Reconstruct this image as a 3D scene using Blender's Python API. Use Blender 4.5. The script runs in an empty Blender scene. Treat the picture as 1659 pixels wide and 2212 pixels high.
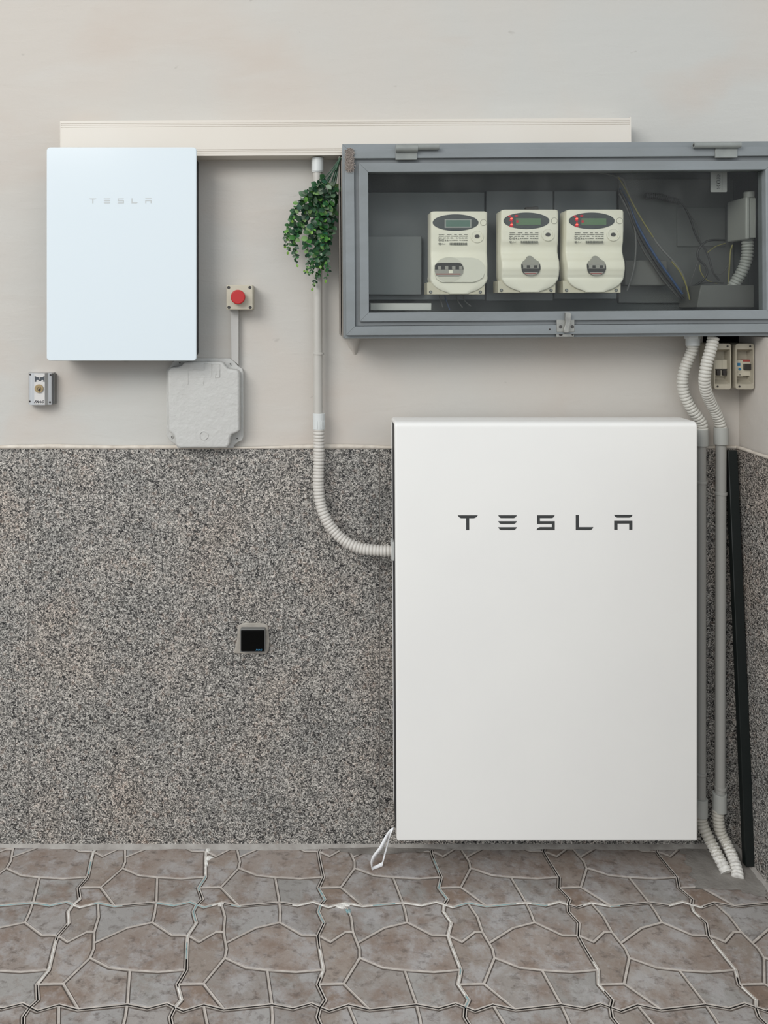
import bpy, bmesh, math, random
from mathutils import Vector, Matrix
random.seed(7)
C = bpy.context.scene.collection
sc = bpy.context.scene

# ------------------------------------------------------------------ camera, world, light
F = 1800.0; VX, VY = 698.0, 680.0          # focal length and horizon point in photo pixels
CD = 2.24; CH = 1.4286                      # camera distance to the granite face, camera height
cam_d = bpy.data.cameras.new('camera'); cam = bpy.data.objects.new('camera', cam_d); C.objects.link(cam)
cam.location = (0, -CD, CH); cam.rotation_euler = (math.pi/2, 0, 0)
cam_d.sensor_fit = 'HORIZONTAL'; cam_d.sensor_width = 36; cam_d.lens = 36*F/1659
cam_d.shift_x = (829.5-VX)/1659; cam_d.shift_y = -(1106-VY)/1659
cam_d.clip_start = .05
sc.camera = cam
w = bpy.data.worlds.new('World'); sc.world = w; w.use_nodes = True
bg = w.node_tree.nodes['Background']; bg.inputs[0].default_value = (.90, .95, 1.0, 1); bg.inputs[1].default_value = 1.10
def area(name, loc, target, sx, sy, power, col):
    l = bpy.data.lights.new(name, 'AREA'); l.shape = 'RECTANGLE'; l.size = sx; l.size_y = sy; l.energy = power; l.color = col
    o = bpy.data.objects.new(name, l); C.objects.link(o); o.location = loc
    o.rotation_euler = (Vector(target)-Vector(loc)).to_track_quat('-Z', 'Y').to_euler(); return o
area('daylight_left', (-3.2, -4.9, 4.3), (.3, 0, 1.2), 3.4, 2.4, 218, (1, .97, .93))
sc.view_settings.view_transform = 'Standard'; sc.view_settings.look = 'None'
sc.view_settings.exposure = 0.0; sc.view_settings.gamma = 1.0; sc.view_settings.use_curve_mapping = False

# ------------------------------------------------------------------ helpers
def W(px, py, d=0.0):
    """point seen at photo pixel (px,py), standing d metres in front of the granite face"""
    D = CD-d
    return ((px-VX)/F*D, -d, CH-(py-VY)/F*D)
def wx(px, d): return (px-VX)/F*(CD-d)
def wz(py, d): return CH-(py-VY)/F*(CD-d)
def srgb(c):
    return tuple(((v/255)/12.92 if v/255 <= .04045 else ((v/255+.055)/1.055)**2.4) for v in c)+(1,)

MATS = {}
def mat(name, col=(200, 200, 200), rough=.5, metal=0, spec=.5, noise=None, bump=None, emit=None, coat=0):
    """noise=(scale, colour2, amount[, stretch]); bump=(scale, strength, distance)"""
    if name in MATS: return MATS[name]
    m = bpy.data.materials.new(name); m.use_nodes = True; nt = m.node_tree; N = nt.nodes; L = nt.links
    b = N['Principled BSDF']; b.inputs['Base Color'].default_value = srgb(col)
    b.inputs['Roughness'].default_value = rough; b.inputs['Metallic'].default_value = metal
    b.inputs['Specular IOR Level'].default_value = spec; b.inputs['Coat Weight'].default_value = coat
    tc = N.new('ShaderNodeTexCoord')
    if noise:
        mp = N.new('ShaderNodeMapping'); L.new(tc.outputs['Object'], mp.inputs['Vector'])
        if len(noise) > 3: mp.inputs['Scale'].default_value = noise[3]
        n = N.new('ShaderNodeTexNoise'); n.inputs['Scale'].default_value = noise[0]; n.inputs['Detail'].default_value = 6
        L.new(mp.outputs[0], n.inputs['Vector'])
        r = N.new('ShaderNodeMapRange'); r.inputs[1].default_value = .35; r.inputs[2].default_value = .7
        r.inputs[3].default_value = 0; r.inputs[4].default_value = noise[2]
        L.new(n.outputs[0], r.inputs[0])
        mx = N.new('ShaderNodeMix'); mx.data_type = 'RGBA'
        mx.inputs[6].default_value = srgb(col); mx.inputs[7].default_value = srgb(noise[1])
        L.new(r.outputs[0], mx.inputs[0]); L.new(mx.outputs[2], b.inputs['Base Color'])
    if bump:
        n2 = N.new('ShaderNodeTexNoise'); n2.inputs['Scale'].default_value = bump[0]; n2.inputs['Detail'].default_value = 5
        L.new(tc.outputs['Object'], n2.inputs['Vector'])
        bp = N.new('ShaderNodeBump'); bp.inputs['Strength'].default_value = bump[1]; bp.inputs['Distance'].default_value = bump[2]
        L.new(n2.outputs[0], bp.inputs['Height']); L.new(bp.outputs[0], b.inputs['Normal'])
    if emit:
        b.inputs['Emission Color'].default_value = srgb(emit[0]); b.inputs['Emission Strength'].default_value = emit[1]
    MATS[name] = m; return m

class MB:
    def __init__(s): s.v = []; s.f = []; s.m = []; s.sm = []
    def add(s, vs, fs, mi=0, smooth=False):
        o = len(s.v); s.v += [tuple(p) for p in vs]
        for f in fs: s.f.append([i+o for i in f]); s.m.append(mi); s.sm.append(smooth)
    def box(s, x0, x1, y0, y1, z0, z1, mi=0):
        x0, x1 = min(x0, x1), max(x0, x1); y0, y1 = min(y0, y1), max(y0, y1); z0, z1 = min(z0, z1), max(z0, z1)
        s.add([(x0,y0,z0),(x1,y0,z0),(x1,y1,z0),(x0,y1,z0),(x0,y0,z1),(x1,y0,z1),(x1,y1,z1),(x0,y1,z1)],
              [(0,3,2,1),(4,5,6,7),(0,1,5,4),(1,2,6,5),(2,3,7,6),(3,0,4,7)], mi); return s
    def pbox(s, px0, py0, px1, py1, d0, d1, mi=0):
        """box whose FRONT face (d1) covers the pixel rectangle"""
        return s.box(wx(px0,d1), wx(px1,d1), -d0, -d1, wz(py1,d1), wz(py0,d1), mi)
    def prism(s, pts, y0, y1, mi=0, smooth=False):
        """pts: (x,z) outline; extruded from y0 (back) to y1 (front, smaller)"""
        a = sum(pts[i][0]*pts[(i+1)%len(pts)][1]-pts[(i+1)%len(pts)][0]*pts[i][1] for i in range(len(pts)))
        if a < 0: pts = pts[::-1]
        n = len(pts)
        s.add([(x,y1,z) for x,z in pts]+[(x,y0,z) for x,z in pts],
              [list(range(n)), list(range(2*n-1, n-1, -1))], mi)
        o = len(s.v)-2*n
        for i in range(n):
            j = (i+1)%n; s.f.append([o+i, o+n+i, o+n+j, o+j]); s.m.append(mi); s.sm.append(smooth)
        return s
    def pprism(s, pts, d0, d1, mi=0, smooth=False):
        return s.prism([(wx(x,d1), wz(y,d1)) for x,y in pts], -d0, -d1, mi, smooth)
    def cyl(s, c, axis, r, h, n=24, mi=0, r2=None):
        """cylinder from c along axis"""
        a = Vector(axis).normalized(); u = a.orthogonal().normalized(); v = a.cross(u); c = Vector(c)
        r2 = r if r2 is None else r2
        p0 = [c+(u*math.cos(t)+v*math.sin(t))*r for t in [2*math.pi*i/n for i in range(n)]]
        p1 = [c+a*h+(u*math.cos(t)+v*math.sin(t))*r2 for t in [2*math.pi*i/n for i in range(n)]]
        o = len(s.v); s.v += [tuple(p) for p in p0+p1]
        s.f.append(list(range(o+n-1, o-1, -1))); s.m.append(mi); s.sm.append(False)
        s.f.append(list(range(o+n, o+2*n))); s.m.append(mi); s.sm.append(False)
        for i in range(n):
            j = (i+1)%n; s.f.append([o+i, o+j, o+n+j, o+n+i]); s.m.append(mi); s.sm.append(True)
        return s
    def sweep(s, path, radii, n=16, mi=0, caps=True):
        """rings of given radius along path (list of Vectors)"""
        P = [Vector(p) for p in path]; o = len(s.v); k = len(P)
        t0 = (P[1]-P[0]).normalized(); u = t0.orthogonal().normalized()
        for i in range(k):
            t = (P[min(i+1,k-1)]-P[max(i-1,0)]).normalized()
            u = (u-t*u.dot(t)).normalized(); v = t.cross(u); r = radii[i] if hasattr(radii, '__len__') else radii
            s.v += [tuple(P[i]+(u*math.cos(2*math.pi*j/n)+v*math.sin(2*math.pi*j/n))*r) for j in range(n)]
        for i in range(k-1):
            for j in range(n):
                a = o+i*n+j; b = o+i*n+(j+1)%n
                s.f.append([a, b, b+n, a+n]); s.m.append(mi); s.sm.append(True)
        if caps:
            s.f.append(list(range(o+n-1, o-1, -1))); s.m.append(mi); s.sm.append(False)
            s.f.append(list(range(o+(k-1)*n, o+k*n))); s.m.append(mi); s.sm.append(False)
        return s
    def build(s, name, mats, parent=None, bevel=0, seg=2, solid=0):
        off = Vector(parent['_o']) if parent is not None else Vector((0,0,0))
        me = bpy.data.meshes.new(name); me.from_pydata([tuple(Vector(p)-off) for p in s.v], [], s.f)
        for m in (mats if isinstance(mats, (list, tuple)) else [mats]): me.materials.append(m)
        for p, mi, sm in zip(me.polygons, s.m, s.sm): p.material_index = mi; p.use_smooth = sm
        me.update()
        if any(s.sm) and not all(s.sm): me.set_sharp_from_angle(angle=math.radians(50))
        o = bpy.data.objects.new(name, me); C.objects.link(o)
        if parent is not None:
            o.parent = parent; o['_o'] = tuple(off)
        else: o['_o'] = (0., 0., 0.)
        if solid:
            md = o.modifiers.new('solid', 'SOLIDIFY'); md.thickness = solid; md.offset = 0
        if bevel:
            md = o.modifiers.new('bevel', 'BEVEL'); md.width = bevel; md.segments = seg; md.limit_method = 'ANGLE'; md.angle_limit = math.radians(40)
            md.harden_normals = False
            for p in me.polygons: p.use_smooth = True
            try:
                me.set_sharp_from_angle(angle=math.radians(40))
            except Exception: pass
        return o
def thing(name, label, cat, loc, group=None):
    o = bpy.data.objects.new(name, None); C.objects.link(o); o.location = loc; o['_o'] = tuple(loc); o.empty_display_size = .03
    o['label'] = label; o['category'] = cat
    if group: o['group'] = group
    return o
def tag(o, label, cat, group=None):
    o['label'] = label; o['category'] = cat
    if group: o['group'] = group
    return o
def struct(o): o['kind'] = 'structure'; return o
def copy_tree(o, parent=None):
    c = o.copy(); C.objects.link(c)
    if parent: c.parent = parent
    for ch in [x for x in bpy.data.objects if x.parent == o]: copy_tree(ch, c)
    return c
def spline(pts, step=.004):
    """catmull-rom through pts, resampled at an even step"""
    P = [Vector(p) for p in pts]; P = [P[0]*2-P[1]]+P+[P[-1]*2-P[-2]]; out = []
    for i in range(1, len(P)-2):
        for k in range(24):
            t = k/24; a, b, c, d = P[i-1:i+3]
            out.append(.5*((2*b)+(c-a)*t+(2*a-5*b+4*c-d)*t*t+(3*b-a-3*c+d)*t**3))
    out.append(P[-2]); res = [out[0]]; acc = 0
    for a, b in zip(out, out[1:]):
        seg = (b-a).length; pos = 0
        while acc+seg-pos >= step:
            pos += step-acc; res.append(a.lerp(b, pos/seg)); acc = 0
        acc += seg-pos
    return res
def corrugated(mb, pts, r, pitch=.0088, depth=.0030, n=20, mi=0):
    prof = [(-.0, 0), (.18, .85), (.38, 1), (.6, 1), (.8, .85)]
    base = spline(pts, pitch/5)
    rad = [r-depth+depth*prof[i%5][1] for i in range(len(base))]
    return mb.sweep(base, rad, n, mi)
def rrect(x0, z0, x1, z1, r, n=5):
    out = []
    for cx, cz, a in ((x1-r, z1-r, 0), (x0+r, z1-r, 90), (x0+r, z0+r, 180), (x1-r, z0+r, 270)):
        for k in range(n+1):
            t = math.radians(a+90*k/n); out.append((cx+r*math.cos(t), cz+r*math.sin(t)))
    return out
def ellipse(cx, cy, a, b, n=40): return [(cx+a*math.cos(2*math.pi*i/n), cy+b*math.sin(2*math.pi*i/n)) for i in range(n)]
def text_mesh(mb, s, x0, x1, z0, z1, y, mi=0, shear=0, thick=.0006, bold=0.0):
    """flat lettering fitted to a rectangle of the wall-parallel plane at y"""
    cu = bpy.data.curves.new('t', 'FONT'); cu.body = s; cu.resolution_u = 3; cu.shear = shear; cu.offset = bold
    o = bpy.data.objects.new('t', cu); C.objects.link(o)
    dg = bpy.context.evaluated_depsgraph_get(); me = bpy.data.meshes.new_from_object(o.evaluated_get(dg))
    xs = [v.co.x for v in me.vertices]; ys = [v.co.y for v in me.vertices]
    fx = (x1-x0)/(max(xs)-min(xs)); fy = (z1-z0)/(max(ys)-min(ys))
    vs = [(x0+(v.co.x-min(xs))*fx, y, z0+(v.co.y-min(ys))*fy) for v in me.vertices]
    mb.add(vs, [list(p.vertices) for p in me.polygons], mi)
    C.objects.unlink(o); bpy.data.objects.remove(o); bpy.data.curves.remove(cu); bpy.data.meshes.remove(me)

# ------------------------------------------------------------------ surface materials
def plaster_mat():
    m = bpy.data.materials.new('plaster'); m.use_nodes = True; nt = m.node_tree; N = nt.nodes; L = nt.links; b = N['Principled BSDF']
    b.inputs['Roughness'].default_value = .75; b.inputs['Specular IOR Level'].default_value = .25
    tc = N.new('ShaderNodeTexCoord')
    def noise(scale, det, stretch=(1,1,1), rot=0):
        mp = N.new('ShaderNodeMapping'); mp.inputs['Scale'].default_value = stretch; mp.inputs['Rotation'].default_value = (0, rot, 0)
        L.new(tc.outputs['Object'], mp.inputs[0])
        n = N.new('ShaderNodeTexNoise'); n.inputs['Scale'].default_value = scale; n.inputs['Detail'].default_value = det; n.inputs['Distortion'].default_value = .4
        L.new(mp.outputs[0], n.inputs['Vector']); return n.outputs[0]
    def ramp(src, lo, hi, o=1.0):
        r = N.new('ShaderNodeMapRange'); r.inputs[1].default_value = lo; r.inputs[2].default_value = hi; r.inputs[4].default_value = o
        L.new(src, r.inputs[0]); return r.outputs[0]
    def mix(fac, a, bcol):
        x = N.new('ShaderNodeMix'); x.data_type = 'RGBA'
        if isinstance(a, tuple): x.inputs[6].default_value = a
        else: L.new(a, x.inputs[6])
        x.inputs[7].default_value = bcol; L.new(fac, x.inputs[0]); return x.outputs[2]
    c = mix(ramp(noise(1.3, 3), .4, .62), srgb((197, 191, 183)), srgb((193, 192, 187)))
    c = mix(ramp(noise(2.1, 4, (1, 1, 1.6)), .52, .68, .55), c, srgb((194, 182, 171)))
    c = mix(ramp(noise(5.5, 5, (.5, 1, 2), .25), .55, .75, .35), c, srgb((201, 200, 195)))
    c = mix(ramp(noise(42, 2, (.6, 1, 1), .5), .76, .80, .3), c, srgb((150, 145, 138)))
    L.new(c, b.inputs['Base Color'])
    n1 = noise(26, 6, (.35, 1, 1.3), .15); n2 = noise(140, 3, (1, 1, 1))
    ad = N.new('ShaderNodeMath'); ad.operation = 'MULTIPLY_ADD'; ad.inputs[1].default_value = .25
    L.new(n2, ad.inputs[0]); L.new(n1, ad.inputs[2])
    bp = N.new('ShaderNodeBump'); bp.inputs['Strength'].default_value = .35; bp.inputs['Distance'].default_value = .004
    L.new(ad.outputs[0], bp.inputs['Height']); L.new(bp.outputs[0], b.inputs['Normal'])
    return m
def granite_mat():
    m = bpy.data.materials.new('granite'); m.use_nodes = True; nt = m.node_tree; N = nt.nodes; L = nt.links; b = N['Principled BSDF']
    b.inputs['Roughness'].default_value = .45
    tc = N.new('ShaderNodeTexCoord')
    wn = N.new('ShaderNodeTexNoise'); wn.inputs['Scale'].default_value = 150; wn.inputs['Detail'].default_value = 2
    L.new(tc.outputs['Object'], wn.inputs['Vector'])
    ws = N.new('ShaderNodeVectorMath'); ws.operation = 'SCALE'; ws.inputs[3].default_value = .007; L.new(wn.outputs[1], ws.inputs[0])
    wa = N.new('ShaderNodeVectorMath'); wa.operation = 'ADD'; L.new(tc.outputs['Object'], wa.inputs[0]); L.new(ws.outputs[0], wa.inputs[1])
    def cells(scale):
        v = N.new('ShaderNodeTexVoronoi'); v.inputs['Scale'].default_value = scale; L.new(wa.outputs[0], v.inputs['Vector'])
        s = N.new('ShaderNodeSeparateColor'); L.new(v.outputs['Color'], s.inputs[0]); return s
    A = cells(400); B = cells(120)
    def ramp(src, stops, interp='CONSTANT'):
        r = N.new('ShaderNodeValToRGB'); r.color_ramp.interpolation = interp; L.new(src, r.inputs[0])
        e = r.color_ramp.elements
        while len(e) < len(stops): e.new(.5)
        for x, (p, c) in zip(e, stops): x.position = p; x.color = srgb(c)
        return r
    ra = ramp(A.outputs[0], [(0, (10, 10, 12)), (.29, (80, 79, 78)), (.41, (142, 140, 137)), (.56, (184, 181, 176)), (.78, (228, 225, 220))])
    rb = ramp(B.outputs[0], [(0, (52, 52, 54)), (.22, (124, 123, 121)), (.5, (170, 168, 163)), (.86, (196, 178, 166)), (.93, (206, 203, 196))])
    x = N.new('ShaderNodeMix'); x.data_type = 'RGBA'; x.inputs[0].default_value = .24
    L.new(ra.outputs[0], x.inputs[6]); L.new(rb.outputs[0], x.inputs[7])
    n = N.new('ShaderNodeTexNoise'); n.inputs['Scale'].default_value = 5; n.inputs['Detail'].default_value = 4; L.new(tc.outputs['Object'], n.inputs['Vector'])
    # thin dark mineral strands between the grains
    vn = N.new('ShaderNodeTexNoise'); vn.inputs['Scale'].default_value = 210; vn.inputs['Detail'].default_value = 3; vn.inputs['Distortion'].default_value = .6
    L.new(tc.outputs['Object'], vn.inputs['Vector'])
    ab = N.new('ShaderNodeMath'); ab.operation = 'SUBTRACT'; ab.inputs[1].default_value = .5; L.new(vn.outputs[0], ab.inputs[0])
    ac = N.new('ShaderNodeMath'); ac.operation = 'ABSOLUTE'; L.new(ab.outputs[0], ac.inputs[0])
    vr = N.new('ShaderNodeMapRange'); vr.inputs[1].default_value = .012; vr.inputs[2].default_value = .030; vr.inputs[3].default_value = .85; vr.inputs[4].default_value = 0; L.new(ac.outputs[0], vr.inputs[0])
    x2 = N.new('ShaderNodeMix'); x2.data_type = 'RGBA'; x2.inputs[7].default_value = srgb((14, 14, 16)); L.new(x.outputs[2], x2.inputs[6]); L.new(vr.outputs[0], x2.inputs[0]); x = x2
    y = N.new('ShaderNodeMix'); y.data_type = 'RGBA'; y.blend_type = 'MULTIPLY'; y.inputs[0].default_value = 1
    r2 = ramp(n.outputs[0], [(.32, (226, 226, 224)), (.5, (248, 245, 241)), (.68, (252, 243, 235))], 'LINEAR')
    L.new(x.outputs[2], y.inputs[6]); L.new(r2.outputs[0], y.inputs[7]); L.new(y.outputs[2], b.inputs['Base Color'])
    return m
PLASTER = plaster_mat(); GRANITE = granite_mat()
MORTAR = mat('mortar', (214, 206, 194), .85, noise=(40, (188, 178, 165), .8), bump=(90, .5, .003))
JOINT = mat('joint_filler', (112, 107, 102), .9)
CEMENT = mat('cement', (150, 146, 140), .9, noise=(14, (112, 106, 100), .9), bump=(120, .5, .003))

# ------------------------------------------------------------------ room shell
PL = -.008                                     # plaster face sits 8 mm behind the granite face
XC = 1.110                                     # granite face of the low wall on the right
def rect_with_holes(mb, x0, x1, z0, z1, holes, y, thick, mi=0):
    xs = sorted({x0, x1}|{h[0] for h in holes}|{h[1] for h in holes}); zs = sorted({z0, z1}|{h[2] for h in holes}|{h[3] for h in holes})
    inside = lambda cx, cz: any(h[0] < cx < h[1] and h[2] < cz < h[3] for h in holes)
    for a, b in zip(xs, xs[1:]):
        for c, d in zip(zs, zs[1:]):
            if not inside((a+b)/2, (c+d)/2):
                mb.add([(a,y,c),(b,y,c),(b,y,d),(a,y,d)], [(0,1,2,3)], mi)
    for h in holes:
        a, b, c, d = h
        mb.add([(a,y,c),(b,y,c),(b,y,d),(a,y,d),(a,y+thick,c),(b,y+thick,c),(b,y+thick,d),(a,y+thick,d)],
               [(0,1,5,4),(1,2,6,5),(2,3,7,6),(3,0,4,7),(4,5,6,7)], 1)
    mb.box(x0, x1, y+thick+.002, y+thick+.1, z0, z1, 0)
CABD = .14                                     # cabinet front stands 14 cm off the granite plane
zt = wz(968, 0)                                # top of granite
hole_c = (wx(757,.05), 1.20, wz(712,.02), wz(352,.0))
hole_b = (wx(1521,0), XC+.012, wz(838,0), wz(715,0))
mb = MB(); rect_with_holes(mb, -3.6, 2.4, 0, 3.4, [hole_c, hole_b], -PL, .11)
HOLE = mat('raw_recess', (44, 42, 39), .95, noise=(30, (22, 20, 19), .9), bump=(60, .8, .01))
struct(mb.build('wall_back', [PLASTER, HOLE]))
# low wall closing the corner on the right, up to the underside of the cabinet
ZR = 1.3715
mb = MB(); mb.box(XC+.0127, 1.40, -1.3, .0075, 0, ZR)
struct(mb.build('wall_right', PLASTER))
mb = MB()
jx = [wx(p, 0) for p in (62, 441, 820)]
step = jx[1]-jx[0]; xs = [jx[0]-step*k for k in range(6, 0, -1)]+jx+[jx[2]+step]
xs = [x for x in xs if x > -3.6]+[XC+.01]; xs = [-3.6]+xs
for a, b in zip(xs, xs[1:]): mb.box(a+.0012, b-.0012, .0075, 0, -.01, zt)
mb.box(-3.6, XC+.01, .0078, .0006, -.01, zt-.001, 1)
struct(mb.build('trim_1', [GRANITE, JOINT]))
mb = MB()
for a, b in ((-.43, 0), (-.86, -.4326), (-1.3, -.8626)): mb.box(XC, XC+.0126, a, b, -.01, zt)
struct(mb.build('trim_2', GRANITE))
# mortar bead on top of the granite, slightly uneven
def bead(name, p0, p1, nrm, w=.009, h=.008, am=.5):
    mb = MB(); n = 160; vs = []; p0 = Vector(p0); p1 = Vector(p1); nrm = Vector(nrm); up = Vector((0,0,1))
    for i in range(n+1):
        p = p0.lerp(p1, i/n); a = h*(.85+am*math.sin(i*.37)*math.sin(i*.11+1)+random.uniform(-.08,.08)); bw = w*(.95+random.uniform(-.1,.1))
        vs += [p-nrm*.006-up*.001, p+nrm*bw*.35-up*.001, p+nrm*bw*.3+up*a*.55, p+nrm*.0+up*a, p-nrm*.006+up*a]
    fs = []
    for i in range(n):
        for k in range(4):
            a = i*5+k; fs.append((a, a+1, a+6, a+5))
    mb.add(vs, fs, 0, True); return struct(mb.build(name, MORTAR))
bead('trim_3', (-3.6, .0, zt), (XC+.005, .0, zt), (0,-1,0))
bead('trim_4', (XC, 0, zt), (XC, -1.3, zt), (-1,0,0), .006, .007, .15)
mb = MB(); mb.box(-3.6, 2.4, -.7, .12, 3.4, 3.48)
struct(mb.build('ceiling', mat('ceiling_paint', (205, 203, 198), .9)))

# lump of plaster left under the cabinet's lower left corner
mb = MB(); lump = [[(750,726),(776,726)], [(752,738),(774,738)], [(757,750),(771,750)], [(764,766),(768,766)]]; vs = []
for i, ((xa, ya), (xb, yb_)) in enumerate(lump):
    dd = (.045, .034, .018, .001)[i]
    vs += [W(xa-4, ya, PL-.001), W(xa+2, ya, PL+dd*.7), W((xa+xb)/2, ya, PL+dd), W(xb-1, ya, PL+dd*.8), W(xb+3, ya, PL-.001)]
mb.add(vs, [(i*5+k, i*5+k+1, i*5+k+6, i*5+k+5) for i in range(3) for k in range(4)], 0, True)
struct(mb.build('trim_5', PLASTER))

# ------------------------------------------------------------------ floor of interlocking stone-pattern tiles
def cu(X, Y):                                   # floor point read off an enlarged view -> metres (x, distance from camera)
    px = 550+X/2.9625; py = 1780+Y/2.9625; D = CH*F/(py-VY)
    return ((px-VX)*D/F, D)
TS = .2995
ox, oD = cu(422, 516)
def uv(X, Y):
    x, D = cu(X, Y); return ((x-ox)/TS, (oD-D)/TS)
ox2, oD2 = cu(420, 1167)
def uv2(X, Y):
    x, D = cu(X, Y); return ((x-ox2)/TS, (oD2-D)/TS)
Lb = [uv(*p) for p in ((422,516),(408,560),(443,632),(405,712),(412,770),(441,930),(405,1022),(452,1120),(420,1167))]
Tb = [uv2(*p) for p in ((420,1167),(480,1190),(605,1151),(742,1182),(1045,1150),(1187,1175),(1300,1143),(1363,1167))]
e = (Lb[-1][0], Lb[-1][1]-1); nL = len(Lb)-1
Lb = [(p[0]-e[0]*i/nL, p[1]-e[1]*i/nL) for i, p in enumerate(Lb)]
e = (Tb[-1][0]-1, Tb[-1][1]); nT = len(Tb)-1
Tb = [(p[0]-e[0]*i/nT, p[1]-e[1]*i/nT) for i, p in enumerate(Tb)]
Rb = [(p[0]+1, p[1]) for p in Lb]; Bb = [(p[0], p[1]+1) for p in Tb]
a1, a2, a3, a4, a5, a6 = [uv(*p) for p in ((618,595),(630,692),(657,762),(672,800),(672,857),(570,1022))]
b1, b2 = uv(485,755), uv(580,692); c1, c2 = uv(830,665), uv(976,630); d1 = uv(965,565); e1 = uv(1135,712)
f1, f2, f3 = uv(820,920), uv(960,936), uv(1145,948)
STONES = [[Tb[0],Tb[1],Tb[2],a1,a2,b2,b1,Lb[3],Lb[2],Lb[1]], [Lb[3],b1,b2,a2,a3,a4,a5,a6,Lb[6],Lb[5],Lb[4]],
  [Lb[6],a6,Bb[3],Bb[2],Bb[1],Lb[8],Lb[7]], [Tb[2],Tb[3],Tb[4],d1,c2,c1,a3,a2,a1], [Tb[4],Tb[5],Tb[6],Rb[0],Rb[1],Rb[2],Rb[3],e1,c2,d1],
  [a3,c1,c2,e1,Rb[3],Rb[4],Rb[5],f3,f2,f1,a5,a4], [a5,f1,f2,Bb[4],Bb[3],a6], [f2,f3,Rb[5],Rb[6],Rb[7],Rb[8],Bb[6],Bb[5],Bb[4]]]
OUTLINE = Tb[:-1]+Rb[:-1]+Bb[::-1][:-1]+Lb[::-1][:-1]
def tw(p, c, r): return (ox+(p[0]+c)*TS, (-CD+oD)-(p[1]+r)*TS)      # world x, y
def inset(poly, d):
    n = len(poly); A = sum(poly[i][0]*poly[(i+1)%n][1]-poly[(i+1)%n][0]*poly[i][1] for i in range(n)); sg = 1 if A > 0 else -1
    out = []
    for i in range(n):
        p0 = Vector(poly[i-1]); p1 = Vector(poly[i]); p2 = Vector(poly[(i+1)%n])
        e0 = (p1-p0).normalized(); e1_ = (p2-p1).normalized()
        n0 = Vector((-e0.y, e0.x))*sg; n1 = Vector((-e1_.y, e1_.x))*sg; b = (n0+n1)
        b = b/max(b.length_squared, .35)*2 if b.length > 1e-6 else n0
        out.append(tuple(p1+b*d))
    return out
mb = MB(); tones = []
TONE = [(152,143,135), (152,141,132), (136,120,108), (160,157,154), (158,153,149), (155,144,136), (157,150,144), (155,152,148)]
def key(p): return (round(p[0], 4), round(p[1], 4))
for c in range(-9, 6):
    for r in range(-1, 6):
        q = [tw(p, c, r) for p in OUTLINE]; qi = inset(q, .0014); n = len(q)
        move = {key(a): b for a, b in zip(q, qi)}
        A = sum(qi[i][0]*qi[(i+1)%n][1]-qi[(i+1)%n][0]*qi[i][1] for i in range(n))
        low = inset(q, .0011)
        fs = [[i, n+i, n+(i+1)%n, (i+1)%n] for i in range(n)]
        if A < 0: fs = [f[::-1] for f in fs]
        mb.add([(x,y,-.0003) for x,y in qi]+[(x,y,-.009) for x,y in low], fs, 2); tones.extend([(0,0,0,1)]*len(fs))
        for k, st in enumerate(STONES):
            j = random.uniform(.96, 1.04); col = srgb(tuple(v*j for v in TONE[k]))
            P0 = [tw(p, c, r) for p in st]; P0 = [move.get(key(p), p) for p in P0]; n = len(P0)
            A = sum(P0[i][0]*P0[(i+1)%n][1]-P0[(i+1)%n][0]*P0[i][1] for i in range(n))
            if A < 0: P0 = P0[::-1]
            rings = [(0, -.0003, 1), (.0026, .0002, 1), (.0034, -.0018, 3), (.0042, -.0018, 3), (.0056, 0, 0)]  # groove between ridge and stone coloured darker brown
            R_ = [[(x, y, z) for x, y in inset(P0, d)] for d, z, m_ in rings]
            vs = [p for rr in R_ for p in rr]; o_ = len(mb.v); mb.v += vs
            for i in range(len(rings)-1):
                for t in range(n):
                    u = (t+1)%n; mb.f.append([o_+i*n+t, o_+i*n+u, o_+(i+1)*n+u, o_+(i+1)*n+t]); mb.m.append(rings[i+1][2]); mb.sm.append(False); tones.append(col)
            mb.f.append([o_+(len(rings)-1)*n+t for t in range(n)]); mb.m.append(0); mb.sm.append(False); tones.append(col)
n0 = len(mb.f)
mb.box(-3.6, 3.0, -2.6, .10, -.03, -.0085, 2); mb.box(-12, 9, -14, -2.6, -.03, -.0005, 4); tones.extend([(0,0,0,1)]*(len(mb.f)-n0))  # outer slab: ground added out of view to block world light from below
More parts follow.
